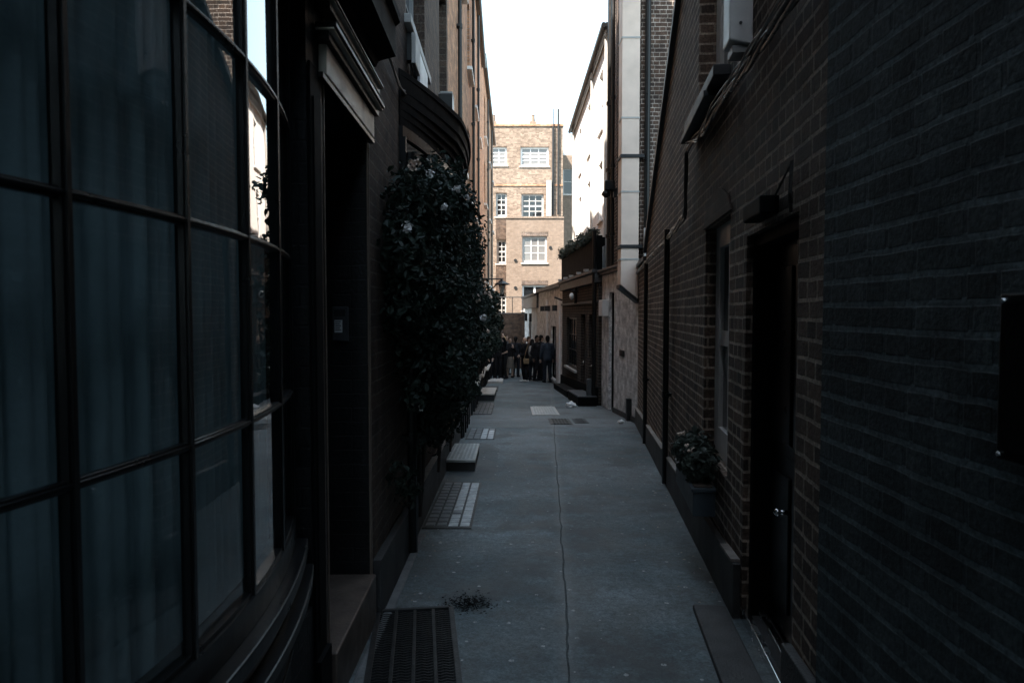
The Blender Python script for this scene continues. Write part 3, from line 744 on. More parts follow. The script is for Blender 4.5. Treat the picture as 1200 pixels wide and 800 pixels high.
# window box and plant
wb = root('window_box', 'slate blue window trough under the ground-floor window on the right', 'window box', fr)
m = MB(); m.box(fr, U(4.12), U(4.98), .055, .19, .25, .42); m.box(fr, U(4.11), U(4.99), .05, .20, .40, .425); add('trough', m, M['blue_box'], wb, bevel=.006)
m = MB(); m.box(fr, U(4.14), U(4.96), .07, .18, .424, .432); add('soil', m, M['stem'], wb)

def leaf_cloud(m, pts_fn, n, size, rng, up=.3):
    for _ in range(n):
        p, nr = pts_fn()
        a = Vector((rng.gauss(0,1), rng.gauss(0,1), rng.gauss(0,1)))
        nn = (nr*1.0+a*.55+Vector((0,0,up))).normalized()
        t = nn.cross(Vector((rng.gauss(0,1), rng.gauss(0,1), rng.gauss(0,1)-.6)))
        if t.length < 1e-4: continue
        t.normalize(); b = nn.cross(t); s = size*rng.uniform(.45, 1.3); wd = s*.34
        fold = nn*(s*.10)
        m.face([p-t*s*.5, p-t*s*.12+b*wd+fold, p+t*s*.25+b*wd*.75+fold, p+t*s*.55-nn*s*.12])
        m.face([p-t*s*.5, p+t*s*.55-nn*s*.12, p+t*s*.25-b*wd*.75+fold, p-t*s*.12-b*wd+fold])
rng = random.Random(3)
pl = root('potted_plant', 'bushy grey-green plant growing in the window trough on the right', 'plant', fr)
cl = [(U(4.25+.28*k/2), .12+.02*rng.uniform(-1,1), .54+.05*rng.uniform(-1,1), .11) for k in range(3)]+[(U(4.5), .12, .60, .13), (U(4.7), .12, .56, .13), (U(4.85), .12, .52, .11), (U(4.3), .13, .5, .10)]
def pf():
    u, d, z, r = rng.choice(cl); v = Vector((rng.gauss(0,1), rng.gauss(0,1), rng.gauss(0,1))).normalized()
    return fr.loc(u, d, z)+v*r*rng.uniform(.5, 1.05), v
m = MB(); leaf_cloud(m, pf, 1300, .05, rng); add('foliage', m, M['leaf2'], pl, fix=False)
m = MB()
for u, d, z, r in cl: m.tube([fr.loc(u, .14, .44), fr.loc(u+.01, d, z)], [.006, .004], 5)
add('stem', m, M['stem'], pl)
for k in range(5):
    m = MB(); u, d, z, r = cl[k]; v = Vector((rng.uniform(-.5,.5), -.6, .7)).normalized()
    for j in range(5): m.sphere(fr.loc(u, d, z)+v*r*1.02+Vector((rng.uniform(-.02,.02), rng.uniform(-.02,.02), rng.uniform(-.01,.01))), .009, 6, 4)
    add('blossom', m, M['petal'], pl)

# ---- white-painted ground floor + brick upper building, with the duct
fr = Frame((2.29, 12.4), (2.10, 15.95), right=True, z0=gz(12.4)); U = fr.u_at_y
b2r = root('brick_corner_building', 'dark red brick building on a white-painted ground floor, beyond the sloping roof', 'building', fr)
mb = MB(); wd = (U(14.55), U(15.1), -1.2, 1.95)
mb.wall(fr, 0, fr.len, -1.2, 2.35, .25, [wd]); add('ground_floor', mb, M['white_brick'], b2r)
fu = Frame((2.31, 12.4), (2.31, 16.2), right=True, z0=gz(12.4)); UU = fu.u_at_y
root_inv = fr.M.inverted()
def addw(name, mb, mat, par, fr2, parfr, **k):     # part built in another wall frame, parented to par
    o = add(name, mb, mat, par, **k); o.matrix_local = parfr.M.inverted() @ fr2.M; return o
class Fr2:  # frame fr2 expressed as child of parfr
    pass
mb = MB(); mb.box(fu, .02, fu.len, -7, 0, 2.36, 11.5); mb.box(fu, .02, fu.len, -7, -.26, -1.3, 2.355); addw('upper_wall', mb, M['red_brick'], b2r, fu, fr)
m = MB(); m.box(fr, -.005, fr.len+.02, -.2, .07, 2.352, 2.42); m.box(fr, .5, fr.len+.02, -.2, .12, 2.421, 2.47); add('cornice', m, M['lead'], b2r, bevel=.006)
m = MB(); m.box(fr, wd[0]+.003, wd[1]-.003, -.16, -.11, -1.0, 1.93); m.box(fr, wd[0]+.003, wd[0]+.05, -.11, -.06, -1.0, 1.93); m.box(fr, wd[1]-.05, wd[1]-.003, -.11, -.06, -1.0, 1.93); add('door', m, M['black'], b2r, bevel=.004)
m = MB(); m.box(fr, U(13.5), U(13.9), .002, .02, .62, .74); add('vent', m, M['iron'], b2r)
m = MB(); m.box(fr, U(12.85), U(12.98), .002, .09, gz(12.9)-.1, gz(12.9)+.42); add('pipe_stub', m, M['iron'], b2r, bevel=.006)
m = MB(); m.slopebox(fr, .02, wd[0], .003, .03, gz(12.4)-.2, gz(12.4)+.1, gz(14.5)-.2, gz(14.5)+.1); add('plinth', m, M['plinth'], b2r)
fs = Frame((2.33, 12.42), (8, 12.42), z0=gz(12.4))
m = MB(); m.tube([fs.loc(.09, .06, 1.8), fs.loc(.09, .06, 11)], .05, 10); addw('downpipe', m, M['black'], b2r, fs, fr)
for yy, r in ((15.3, .045), (15.75, .06), (14.4, .03)):
    m = MB(); m.tube([fu.loc(UU(yy), .08, 2.5), fu.loc(UU(yy), .08, 11.2)], r, 8)
    for z in (3.2, 4.7, 6.2): m.tube([fu.loc(UU(yy), .08, z), fu.loc(UU(yy), .08, z+.08)], r*1.4, 8)
    addw('downpipe', m, M['black'], b2r, fu, fr)
# duct
du = root('ventilation_duct', 'tall pale square ventilation duct down the corner of the red brick wall', 'duct', loc=(2.10, 12.4, 1.7))
dx0, dx1, dy0, dy1 = -.15, .165, -.12, .26
m = MB(); zt = 10.0; zlo, zhi = .03, .30
segs = [.75, 1.95, 3.25, 4.65, 6.1, zt]
zprev = None
m.hexa([(dx0,dy0,zhi),(dx1,dy0,zlo),(dx1,dy1,zlo),(dx0,dy1,zhi),(dx0,dy0,segs[0]),(dx1,dy0,segs[0]),(dx1,dy1,segs[0]),(dx0,dy1,segs[0])])
for a, b in zip(segs[:-1], segs[1:]):
    m.hexa([(dx0,dy0,a+.004),(dx1,dy0,a+.004),(dx1,dy1,a+.004),(dx0,dy1,a+.004),(dx0,dy0,b),(dx1,dy0,b),(dx1,dy1,b),(dx0,dy1,b)])
add('duct_body', m, M['duct'], du, bevel=.004)
for a in segs[:-1]:
    m = MB(); e = .008; m.hexa([(dx0-e,dy0-e,a-.012),(dx1+e,dy0-e,a-.012),(dx1+e,dy1+e,a-.012),(dx0-e,dy1+e,a-.012),(dx0-e,dy0-e,a+.016),(dx1+e,dy0-e,a+.016),(dx1+e,dy1+e,a+.016),(dx0-e,dy1+e,a+.016)])
    add('joint_flange', m, M['grey_paint'], du)
for z in (.95, 2.55):
    m = MB(); e = .02; m.hexa([(dx0-e,dy0-e,z),(dx1+.09,dy0-e,z),(dx1+.09,dy1,z),(dx0-e,dy1,z),(dx0-e,dy0-e,z+.06),(dx1+.09,dy0-e,z+.06),(dx1+.09,dy1,z+.06),(dx0-e,dy1,z+.06)])
    add('bracket', m, M['iron'], du, bevel=.004)
m = MB(); m.hexa([(dx0-.02,dy0-.015,zhi-.06),(dx1+.02,dy0-.015,zlo-.07),(dx1+.02,dy1,zlo-.07),(dx0-.02,dy1,zhi-.06),(dx0-.02,dy0-.015,zhi+.0),(dx1+.02,dy0-.015,zlo-.002),(dx1+.02,dy1,zlo-.002),(dx0-.02,dy1,zhi)])
add('mouth', m, M['iron'], du)
o = hexbox('junction_box', fs, .02, .11, .12, .2, 2.3, 3.0, 'grey_paint', 'narrow white vertical box right of the duct on the red brick wall', 'junction box')
o2 = hexbox('meter_box', fr, U(15.15), U(15.62), .002, .14, 1.42, 1.78, 'white_paint', 'white meter box on the white-painted wall beside the dark shopfront', 'meter box')
a = root('wall_camera', 'black camera on a bracket high on the pale wall left of the duct', 'camera', fu)
m = MB(); m.box(fu, UU(14.9), UU(15.1), .08, .3, 4.15, 4.35); m.sphere(fu.loc(UU(15.0), .26, 4.08), .09, 10, 8); add('housing', m, M['black'], a, bevel=.01)
m = MB(); m.box(fu, UU(14.97), UU(15.03), .002, .1, 4.0, 4.2); add('bracket', m, M['iron'], a)

# ---- black shop with planter
fr = Frame((2.03, 15.97), (1.665, 22.6), right=True, z0=gz(16)); U = fr.u_at_y
s3 = root('dark_shop', 'low dark brick shop with a black roof parapet topped by plants, on the right', 'shop', fr)
wn = (U(19.4), U(21.5), -.15, 1.35); dA = (U(17.9), U(18.65), -1.0, 1.45); dB = (U(16.5), U(17.35), -1.0, 1.45)
mb = MB(); mb.wall(fr, 0, fr.len, -1.4, 2.45, .25, [wn, dA, dB]); mb.box(fr, 0, fr.len, -2.5, -.253, -1.4, 2.3); add('wall', mb, M['shop_brick'], s3)
window(s3, fr, *wn, dep=.06, nx=4, nz=3, fm='black', sill='grey_paint', so=.08, sash=False)
for q in (dA, dB):
    m = MB(); m.box(fr, q[0]+.003, q[1]-.003, -.14, -.1, -.95, 1.44); m.box(fr, q[0]+.1, q[1]-.1, -.101, -.085, .05, 1.3)
    e = add('door', m, M['black'], s3, bevel=.004); m = MB(); m.box(fr, q[0]+.1, q[1]-.1, -.1, .02, gz(17)-.0, gz(17)+.32); add('threshold', m, M['wood_step'], e)
    m = MB(); m.sphere(fr.loc(q[1]-.12, -.06, .15), .03, 8, 6); add('handle', m, M['chrome'], e)
m = MB(); m.box(fr, -.01, fr.len+.01, -.2, .10, 2.20, 2.42); m.box(fr, -.03, fr.len+.03, -.2, .17, 2.422, 2.50); m.box(fr, 0, fr.len, .002, .05, 1.72, 1.78); add('cornice', m, M['lead'], s3, bevel=.008)
m = MB(); m.box(fr, U(16.2), fr.len, -.12, .03, 2.503, 3.32); add('parapet', m, M['black_matt'], s3)
m = MB(); m.slopebox(fr, .01, fr.len, .002, .06, gz(16)-.2, gz(16)+.42, gz(22.6)-.2, gz(22.6)+.42); add('plinth', m, M['black_matt'], s3)
m = MB(); m.tube([fr.loc(U(16.05), .1, gz(16)), fr.loc(U(16.05), .1, 3.4)], .05, 10); m.tube([fr.loc(U(19.1), .08, 1.75), fr.loc(U(19.1), .08, 2.2)], .05, 8); add('downpipe', m, M['black'], s3)
for k, yy in enumerate((16.8, 18.0, 19.4, 20.6, 21.9)):
    m = MB(); m.box(fr, U(yy), U(yy+.09), .10, .22, 2.5, 2.56); add('clip_lamp', m, M['grey_paint'], s3)
gl = root('globe_lamp', 'white globe lamp on the dark shop between window and doors', 'wall lamp', fr)
m = MB(); m.sphere(fr.loc(U(19.05), .2, 1.95), .065, 12, 8, (1,1,1.5)); add('globe', m, M['white_paint'], gl, smooth=True)
m = MB(); m.tube([fr.loc(U(19.05), .003, 2.08), fr.loc(U(19.05), .2, 2.1)], .02); add('bracket', m, M['iron'], gl)
rng = random.Random(11)
hp = root('parapet_plants', 'row of leafy plants along the black shop parapet', 'plants', fr)
def pf():
    u = rng.uniform(U(16.7), fr.len+.15); h = .16+.10*math.sin(u*3.1)+.07*math.sin(u*7.7)
    v = Vector((rng.gauss(0,1), rng.gauss(0,1), rng.gauss(0,1)+.3)).normalized()
    return fr.loc(u, rng.uniform(-.15, .14), 3.32+rng.uniform(-.08, max(h, .05)))+v*.03, v
m = MB(); leaf_cloud(m, pf, 3800, .07, rng); add('foliage', m, M['leaf2'], hp, fix=False)
m = MB(); m.box(fr, U(16.4), fr.len, -.22, -.125, 3.1, 3.3); add('trough', m, M['black_matt'], hp)
m = MB(); m.tube([fr.loc(fr.len+.02, .0, 1.9), fr.loc(fr.len+.1, .25, 2.0)], .03); add('spout', m, M['iron'], s3)

# cellar boxes in front of the shop
def gbox(name, corners, h, mat, label, cat, lidmat=None, bev=.01):
    o = root(name, label, cat, loc=(corners[0][0], corners[0][1], gz(corners[0][1])))
    m = MB(); bx, by = corners[0]; g0 = gz(by)
    lo = [Vector((x-bx, y-by, gz(y)-g0-.05)) for x, y in corners]; hi = [Vector((x-bx, y-by, gz(y)-g0+h)) for x, y in corners]
    m.hexa(lo+hi); add('box', m, M[mat], o, bevel=bev)
    if lidmat:
        c = sum(hi, Vector())/4; m = MB()
        m.hexa([p.lerp(c, -.03)+Vector((0,0,.003)) for p in hi]+[p.lerp(c, -.03)+Vector((0,0,.035)) for p in hi]); add('lid', m, M[lidmat], o, bevel=.005)
    return o
gbox('cellar_box', [(1.54, 15.8), (1.97, 15.8), (1.88, 17.9), (1.47, 17.9)], .2, 'black_matt', 'black cellar box with a grey flat lid in front of the dark shop', 'cellar box', 'lead')
gbox('cellar_box', [(1.47, 18.3), (1.82, 18.3), (1.66, 21.9), (1.34, 21.9)], .17, 'black_matt', 'long low black cellar box farther along the dark shopfront', 'cellar box')
m = MB(); m.box(fr, U(16.05), U(16.17), .14, .26, gz(16)-.1, gz(16)+.62); tag(add('bollard_post', m, M['lead'], None, fr, bevel=.02), 'short grey post between the cellar box and the white-painted wall', 'post')

# ---- white rendered building behind the shop
fr = Frame((2.31, 16.21), (2.31, 25.6), right=True, z0=gz(16.2)); U = fr.u_at_y
w5 = root('white_rendered_building', 'sunlit white rendered building rising behind the dark shop on the right', 'building', fr)
ops = [(U(y), U(y+.75), z, z+1.5) for y in (17.6, 20.3, 23.0) for z in (3.9, 6.2)]
mb = MB(); mb.wall(fr, 0, fr.len, -1.5, 8.15, .25, ops); body(mb, fr, 0, fr.len, -1.5, 8.15, .25, 7); add('wall', mb, M['white_render'], w5)
for q in ops: window(w5, fr, *q, dep=.05, nx=2, nz=2, fm='white_paint', gm='pane', sill='white_paint', so=.05)
m = MB(); m.box(fr, -.01, fr.len+.05, -.3, .12, 8.153, 8.25); m.tube([fr.loc(0, .17, 8.2), fr.loc(fr.len+.1, .17, 8.2)], .06, 8); m.tube([fr.loc(0, .1, 8.0), fr.loc(fr.len, .1, 8.0)], .02, 6); add('gutter', m, M['black'], w5)
m = MB()
for yy in (16.5, 19.4, 25.2): m.tube([fr.loc(U(yy), .07, 2.5), fr.loc(U(yy), .07, 8.1)], .04, 8)
add('downpipe', m, M['grey_paint'], w5)

# ---- low white cottages at the end
fr = Frame((1.665, 22.62), (1.17, 30.0), right=True, z0=gz(22.6)); U = fr.u_at_y
c1 = root('white_cottage', 'low white-painted brick cottage with a tall window, just beyond the dark shop', 'cottage', fr)
wn = (U(24.2), U(25.6), -.9, 1.0)
mb = MB(); mb.wall(fr, 0, fr.len, -1.6, 2.35, .2, [wn]); mb.box(fr, 0, fr.len, -5, -.203, -1.6, 2.3); add('wall', mb, M['grey_brick'], c1)
window(c1, fr, *wn, dep=.06, nx=2, nz=4, fm='black_matt', sill='grey_paint')
m = MB(); m.box(fr, -.02, fr.len+.02, -5, .12, 2.353, 2.5); add('roof_edge', m, M['lead'], c1, bevel=.01)
m = MB(); m.box(fr, U(23.0), U(23.45), .002, .06, -1.4, 2.0); m.box(fr, U(26.6), U(27.0), .002, .06, -1.4, 2.0); add('pilaster', m, M['white_paint'], c1)
for yy in (23.6, 25.9, 27.4):
    m = MB(); m.box(fr, U(yy), U(yy+.2), .002, .2, 1.55, 1.75); add('lamp', m, M['iron'], c1)
fr = Frame((1.17, 30.02), (.70, 37.5), right=True, z0=gz(30)); U = fr.u_at_y
c2 = root('white_cottage', 'low white cottage with a narrow black door and dark fascia, farthest on the right', 'cottage', fr)
dq = (U(33.5), U(35.0), -1.8, 1.2)
mb = MB(); mb.wall(fr, 0, fr.len, -2, 1.7, .2, [dq]); mb.box(fr, 0, fr.len, -5, -.203, -2, 1.7); add('wall', mb, M['grey_brick'], c2)
m = MB(); m.box(fr, dq[0]+.003, dq[1]-.003, -.1, -.06, -1.7, 1.19); add('door', m, M['black'], c2)
m = MB(); m.box(fr, -.02, fr.len+.02, -5, .1, 1.703, 2.25); add('fascia', m, M['lead'], c2)
m = MB(); m.box(fr, -.02, fr.len+.05, -5, .2, 2.253, 2.36); add('roof', m, M['slate'], c2)
for yy in (30.8, 31.8, 32.4):
    m = MB(); m.box(fr, U(yy), U(yy)+.14, .002, .07, -1.7, 1.69); add('pilaster', m, M['white_paint'], c2)
m = MB()
for yy in (35.8, 32.9): m.box(fr, U(yy), U(yy)+.3, .002, .15, 1.05, 1.45)
add('lantern', m, M['iron'], c2)

# ================================================================== END OF THE LANE
f = Frame((-3.0, 38.2), (3.5, 38.2), z0=gz(38.2))
yw = root('yard_wall', 'low dark brick yard wall closing the end of the lane', 'wall', f)
m = MB(); m.box(f, 0, f.len, -.25, 0, -2.2, 1.40); add('brickwork', m, M['soot_brick'], yw)
m = MB(); m.box(f, -.02, f.len+.02, -.28, .03, 1.403, 1.48); add('coping', m, M['lead'], yw, bevel=.01)
rl = root('iron_railing', 'thin black iron railing above the low yard wall', 'railing', f)
m = MB(); m.tube([f.loc(1.9, -.12, 2.35), f.loc(4.2, -.12, 2.35)], .03, 6); add('rail', m, M['iron'], rl)
for k in range(5):
    m = MB(); m.tube([f.loc(1.9+k*.56, -.12, 1.47), f.loc(1.9+k*.56, -.12, 2.36)], .022, 6); add('post', m, M['iron'], rl)

def fw(f, x0, x1, y0, y1):   # pixel box -> u0,u1,z0,z1 on a frontal wall
    a, zt = f.hit(x0, y0); b, zb = f.hit(x1, y1); return (a, b, zb, zt)
f = Frame((-6, 42), (3.10, 42), z0=gz(42))
bb = root('end_brick_building', 'tall yellow stock brick building closing the view above the lane', 'building', f)
ops = [fw(f, 575, 594, 172, 194), fw(f, 610, 643, 172, 195), fw(f, 581, 594, 226, 254), fw(f, 611, 637, 227, 256), fw(f, 582, 594, 281, 309), fw(f, 582, 594, 344, 372)]
zt = f.hit(600, 148)[1]
mb = MB(); mb.wall(f, 0, f.len, -3, zt, .3, ops); body(mb, f, 0, f.len, -3, zt, .3, 8); add('wall', mb, M['yellow_brick'], bb)
for k, q in enumerate(ops):
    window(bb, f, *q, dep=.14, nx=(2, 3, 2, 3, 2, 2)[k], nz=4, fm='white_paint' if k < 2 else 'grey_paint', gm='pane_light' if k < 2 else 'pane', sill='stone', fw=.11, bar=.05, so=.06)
m = MB(); m.box(f, -.05, f.len+.05, -.35, .07, zt+.003, zt+.12)
z = f.hit(600, 217)[1]; m.box(f, 0, f.len, .002, .05, z-.05, z+.04); add('coping', m, M['brown_brick'], bb)
for px in (578, 625):
    u, _ = f.hit(px, 147); m = MB(); m.box(f, u-.22, u+.2, -.9, -.45, zt-.2, zt+.42); m.lathe(f.loc(u, -.67, zt+.42), [(.13, 0), (.1, .4), (.13, .42)], 10); add('chimney', m, M['pale_brick'], bb)
u, _ = f.hit(648, 200); m = MB()
m.tube([f.loc(u, .1, f.hit(648, 252)[1]), f.loc(u, .1, f.hit(648, 150)[1])], .07, 8); u2 = f.hit(654, 200)[0]
m.tube([f.loc(u2, .1, f.hit(654, 252)[1]), f.loc(u2, .1, zt+1.0)], .055, 8); m.tube([f.loc(u2-.28, .1, zt-3), f.loc(u2-.28, .1, zt+1.0)], .03, 8)
add('downpipe', m, M['iron'], bb)
q = fw(f, 640, 646, 212, 254); m = MB(); m.box(f, q[0], q[1], .02, .25, q[2], q[3]); add('flue', m, M['steel'], bb)
m = MB()
for z0, z1 in ((254, 281), (309, 344)):
    m = MB(); q = fw(f, 581, 594.5, z0+3, z1-1); m.box(f, q[0], q[1], .002, .03, q[2], q[3])
    add('dark_panel', m, M['soot_brick'], bb)
# projecting lower extension
f2 = Frame((f.world(f.hit(593.5, 300)[0], 0, 0).x, 40), (3.02, 40), z0=gz(40))
ex = root('pale_brick_extension', 'pale stock brick extension projecting below the end building', 'extension', f2)
zt2 = f2.hit(620, 256)[1]; ops = [fw(f2, 612, 641, 277, 308), fw(f2, 612, 641, 334, 364)]
mb = MB(); mb.wall(f2, 0, f2.len, -3, zt2, .25, ops); mb.box(f2, 0, f2.len, -1.95, -.253, -3, zt2); add('wall', mb, M['pale_brick'], ex)
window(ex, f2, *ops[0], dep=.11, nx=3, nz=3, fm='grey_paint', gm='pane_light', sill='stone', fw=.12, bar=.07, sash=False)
window(ex, f2, *ops[1], dep=.11, nx=2, nz=1, fm='white_paint', sill='stone', fw=.1, bar=.12)
for q in ops:
    m = MB(); m.box(f2, q[0]-.05, q[1]+.05, .002, .012, q[3]+.01, q[3]+.26)
    add('lintel', m, M['red_brick'], ex)
m = MB(); m.box(f2, -.04, f2.len, -.3, .05, zt2+.003, zt2+.1); add('coping', m, M['pale_brick'], ex)
m = MB()
for px, py in ((604, 305), (604, 337), (645, 290)):
    u, z = f2.hit(px, py); m.tube([f2.loc(u, 0, z), f2.loc(u, .05, z)], .09, 10)
add('tie_plate', m, M['iron'], ex)
# pale building glimpsed beyond on the right
f3 = Frame((2.8, 46), (6.5, 46), z0=gz(46))
fb = root('arched_top_building', 'pale building with an arched top and dark window glimpsed beyond on the right', 'building', f3)
q = fw(f3, 660, 671, 198, 228); zt = f3.hit(660, 182)[1]
mb = MB(); mb.wall(f3, 0, f3.len, -3, zt, .3, [q]); body(mb, f3, 0, f3.len, -3, zt, .3, 6)
add('wall', mb, M['pale_brick'], fb)
m = MB(); c = (q[0]+q[1])/2; rr = .75
pts = [(c+rr*math.cos(math.pi*k/12), zt+.003+.7*math.sin(math.pi*k/12)) for k in range(13)]
m.face([f3.loc(a, 0, z) for a, z in pts]); m.face([f3.loc(a, -.4, z) for a, z in pts][::-1])
for k in range(13):
    p, r_ = pts[k], pts[(k+1) % 13]; m.face([f3.loc(p[0],0,p[1]),f3.loc(r_[0],0,r_[1]),f3.loc(r_[0],-.4,r_[1]),f3.loc(p[0],-.4,p[1])])
add('arched_gable', m, M['white_render'], fb)
window(fb, f3, *q, dep=.06, nx=1, nz=2, fm='grey_paint', sill='stone')

# ================================================================== THINGS ON THE GROUND
def slab_at(y0, y1): return gz(y0), gz(y1)
# kerb strip on the left
m = MB(); fl = LF(-7, 37); U = fl.u_at_y
m.slopebox(fl, U(-6.9), U(5.25), .051, .105, gz(-6.9)-.1, gz(-6.9)+.012, gz(5.25)-.1, gz(5.25)+.012)
o = add('kerb', m, M['kerb'], None, fl, bevel=.012); tag(o, kind='structure')

def ground_frame(x, y, rot=0.0):
    q = Matrix.Translation((x, y, gz(y))) @ Matrix.Rotation(rot, 4, 'Z') @ Matrix.Rotation(-math.atan(SLOPE), 4, 'X')
    return q
# cast iron cellar grating
g = root('cellar_grating', 'black iron cellar grating with rows of wavy slots beside the bowed shop', 'grating'); g.matrix_world = ground_frame(-.475, 3.24, R(7.5))
W, H = .20, .49
m = MB()
for a in (-W, W): m.box(ID, a-.014, a+.014, -H, H, -.01, .022)
for b in (-H, H): m.box(ID, -W+.014, W-.014, b-.014, b+.014, -.01, .022)
for k in (1, 2, 3):
    x = -W+2*W*k/4; m.box(ID, x-.008, x+.008, -H+.014, H-.014, -.008, .019)
add('frame', m, M['iron'], g, bevel=.002)
m = MB(); m.box(ID, -W+.01, W-.01, -H+.01, H-.01, .002, .006); add('pit_shade_sheet', m, M['black_matt'], g)  # thin black sheet stands in for the shaded recess under the bars
m = MB()
for c in range(4):
    x0 = -W+2*W*c/4+.01; x1 = -W+2*W*(c+1)/4-.01; y = -H+.03; 
    while y < H-.03:
        n = 6
        for k in range(n):
            xa, xb = x0+(x1-x0)*k/n, x0+(x1-x0)*(k+1)/n
            wv = lambda x: .006*math.sin((x-x0)/(x1-x0)*math.pi*3+y*9)
            m.hexa([(xa,y+wv(xa)-.0045,.006),(xb,y+wv(xb)-.0045,.006),(xb,y+wv(xb)+.0045,.006),(xa,y+wv(xa)+.0045,.006),
                    (xa,y+wv(xa)-.0035,.017),(xb,y+wv(xb)-.0035,.017),(xb,y+wv(xb)+.0035,.017),(xa,y+wv(xa)+.0035,.017)])
        y += .0265
add('slot_bars', m, M['iron'], g)
# pavement lights
def pave_light(x0, x1, y0, y1, nx, ny, label, lens='lens', fm='iron', dead=0):
    o = root('pavement_light', label, 'pavement light'); o.matrix_world = ground_frame((x0+x1)/2, (y0+y1)/2)
    w_, h_ = (x1-x0)/2, (y1-y0)/2
    m = MB(); m.box(ID, -w_, w_, -h_, h_, -.03, .008); add('frame', m, M[fm], o, bevel=.003)
    m = MB(); cw, ch = 2*w_*.94/nx, 2*h_*.95/ny
    rg = random.Random(int(y0*10))
    dm = MB()
    for i in range(nx):
        for j in range(ny):
            cx = -w_*.94+cw*(i+.5); cyy = -h_*.95+ch*(j+.5)
            t = m if i >= dead else dm
            if rg.random() < .07: t = dm
            e = rg.uniform(-.002, .002)
            t.hexa([(cx-cw*.42,cyy-ch*.40,.006),(cx+cw*.42,cyy-ch*.40,.006),(cx+cw*.42,cyy+ch*.40,.006),(cx-cw*.42,cyy+ch*.40,.006),
                    (cx-cw*.38,cyy-ch*.34,.015+e),(cx+cw*.38,cyy-ch*.34,.015-e),(cx+cw*.38,cyy+ch*.34,.015),(cx-cw*.38,cyy+ch*.34,.015+e)])
    add('lens_grid', m, M[lens], o, bevel=.002)
    if dm.f: add('worn_lens_grid', dm, M['worn_lens'], o)
    return o
pave_light(-.725, -.325, 5.4, 7.2, 4, 13, 'large pavement light with two bright columns of glass lenses on the left', dead=2)
pave_light(-.72, -.27, 10.4, 11.7, 4, 6, 'flat pavement light beyond the raised cellar hatch', dead=2)
pave_light(-.80, -.42, 14.0, 16.6, 4, 8, 'worn pavement light just before the pale stone step', dead=4)
# raised hatch
hx = gbox('cellar_hatch', [(-.80, 7.85), (-.43, 7.85), (-.44, 9.1), (-.76, 9.1)], .10, 'plinth', 'raised cellar hatch with a grey tread-plate top by the left wall', 'cellar hatch', 'plate')
m = MB()
for i in range(7):
    for j in range(20):
        x = .05+.275*i/6; y = .06+1.13*j/19
        m.hexa([(x-.016,y-.012,gz(y)+.136),(x+.016,y-.012,gz(y)+.136),(x+.016,y+.012,gz(y)+.136),(x-.016,y+.012,gz(y)+.136),
                (x-.012,y-.006,gz(y)+.145),(x+.012,y-.006,gz(y)+.145),(x+.012,y+.006,gz(y)+.145),(x-.012,y+.006,gz(y)+.145)])
add('tread_studs', m, M['plate'], hx)
gbox('stone_step', [(-.86, 17.2), (-.45, 17.2), (-.45, 19.6), (-.86, 19.6)], .15, 'plinth', 'raised step with a pale stone top along the left terrace', 'step', 'stone')
gbox('stone_step', [(-.88, 24.6), (-.33, 24.6), (-.33, 26.4), (-.88, 26.4)], .08, 'stone', 'low flat step by the crowd at the end of the left terrace', 'step')
gbox('stone_step', [(-.88, 20.6), (-.44, 20.6), (-.44, 22.6), (-.88, 22.6)], .03, 'plinth', 'very low worn slab between the pale stone step and the crowd', 'step')
# covers
def cover(x0, x1, y0, y1, label, mat, fm, n):
    o = root('inspection_cover', label, 'manhole cover'); o.matrix_world = ground_frame((x0+x1)/2, (y0+y1)/2)
    w_, h_ = (x1-x0)/2, (y1-y0)/2
    m = MB(); m.box(ID, -w_, w_, -h_, h_, -.03, .006); add('frame', m, M[fm], o)
    m = MB(); m.box(ID, -w_+.03, w_-.03, -h_+.03, h_-.03, .0, .009)
    for i in range(n):
        for j in range(n):
            x = -w_+.08+(2*w_-.16)*i/(n-1); y = -h_+.08+(2*h_-.16)*j/(n-1); s = .35*(2*w_-.16)/(n-1); t = .3*(2*h_-.16)/(n-1)
            m.box(ID, x-s, x+s, y-t, y+t, .009, .015)
    add('plate', m, M[mat], o)
cover(.42, .98, 13.9, 15.7, 'pale studded inspection cover set in the middle of the lane', 'plate', 'stone', 8)
cover(.70, 1.10, 12.3, 13.2, 'dark iron inspection cover next to the pale studded one', 'iron', 'iron', 5)
cover(1.16, 1.42, 12.5, 13.2, 'small dark patch cover right of the dark iron cover', 'plinth', 'iron', 4)
# litter
def paper(px, py, s, label):
    p = ground_at(px, py); rg = random.Random(px); bm = bmesh.new(); bmesh.ops.create_icosphere(bm, subdivisions=2, radius=s)
    for v in bm.verts: v.co = Vector((v.co.x*rg.uniform(.7,1.2), v.co.y*rg.uniform(.7,1.2), max(v.co.z*rg.uniform(.4,1.1), -s*.45)+s*.45))
    me = bpy.data.meshes.new('crumpled_paper'); bm.to_mesh(me); bm.free()
    o = add('crumpled_paper', me, M['paper']); o.location = (p.x, p.y, gz(p.y)); tag(o, label, 'litter')
paper(669, 477, .11, 'crumpled white paper on the lane beside the black cellar box')
paper(728, 496, .06, 'small white paper scrap at the foot of the white-painted wall')
rg = random.Random(5); m = MB(); c = ground_at(549, 708)
for k in range(420):
    x = rg.gauss(0, .065); y = rg.gauss(0, .07); s = rg.uniform(.004, .012); a = rg.uniform(0, 3.1); z = gz(y)+.004+rg.random()*.01
    ca, sa = math.cos(a)*s, math.sin(a)*s
    m.face([(x+ca, y+sa, z), (x-sa*.6, y+ca*.6, z+.003), (x-ca, y-sa, z), (x+sa*.6, y-ca*.6, z+.002)])
o = add('leaf_debris', m, M['black_matt'], fix=False); o.location = (c.x, c.y, gz(c.y)); tag(o, 'dark clump of soil and leaf scraps on the lane', 'debris', kind='stuff')

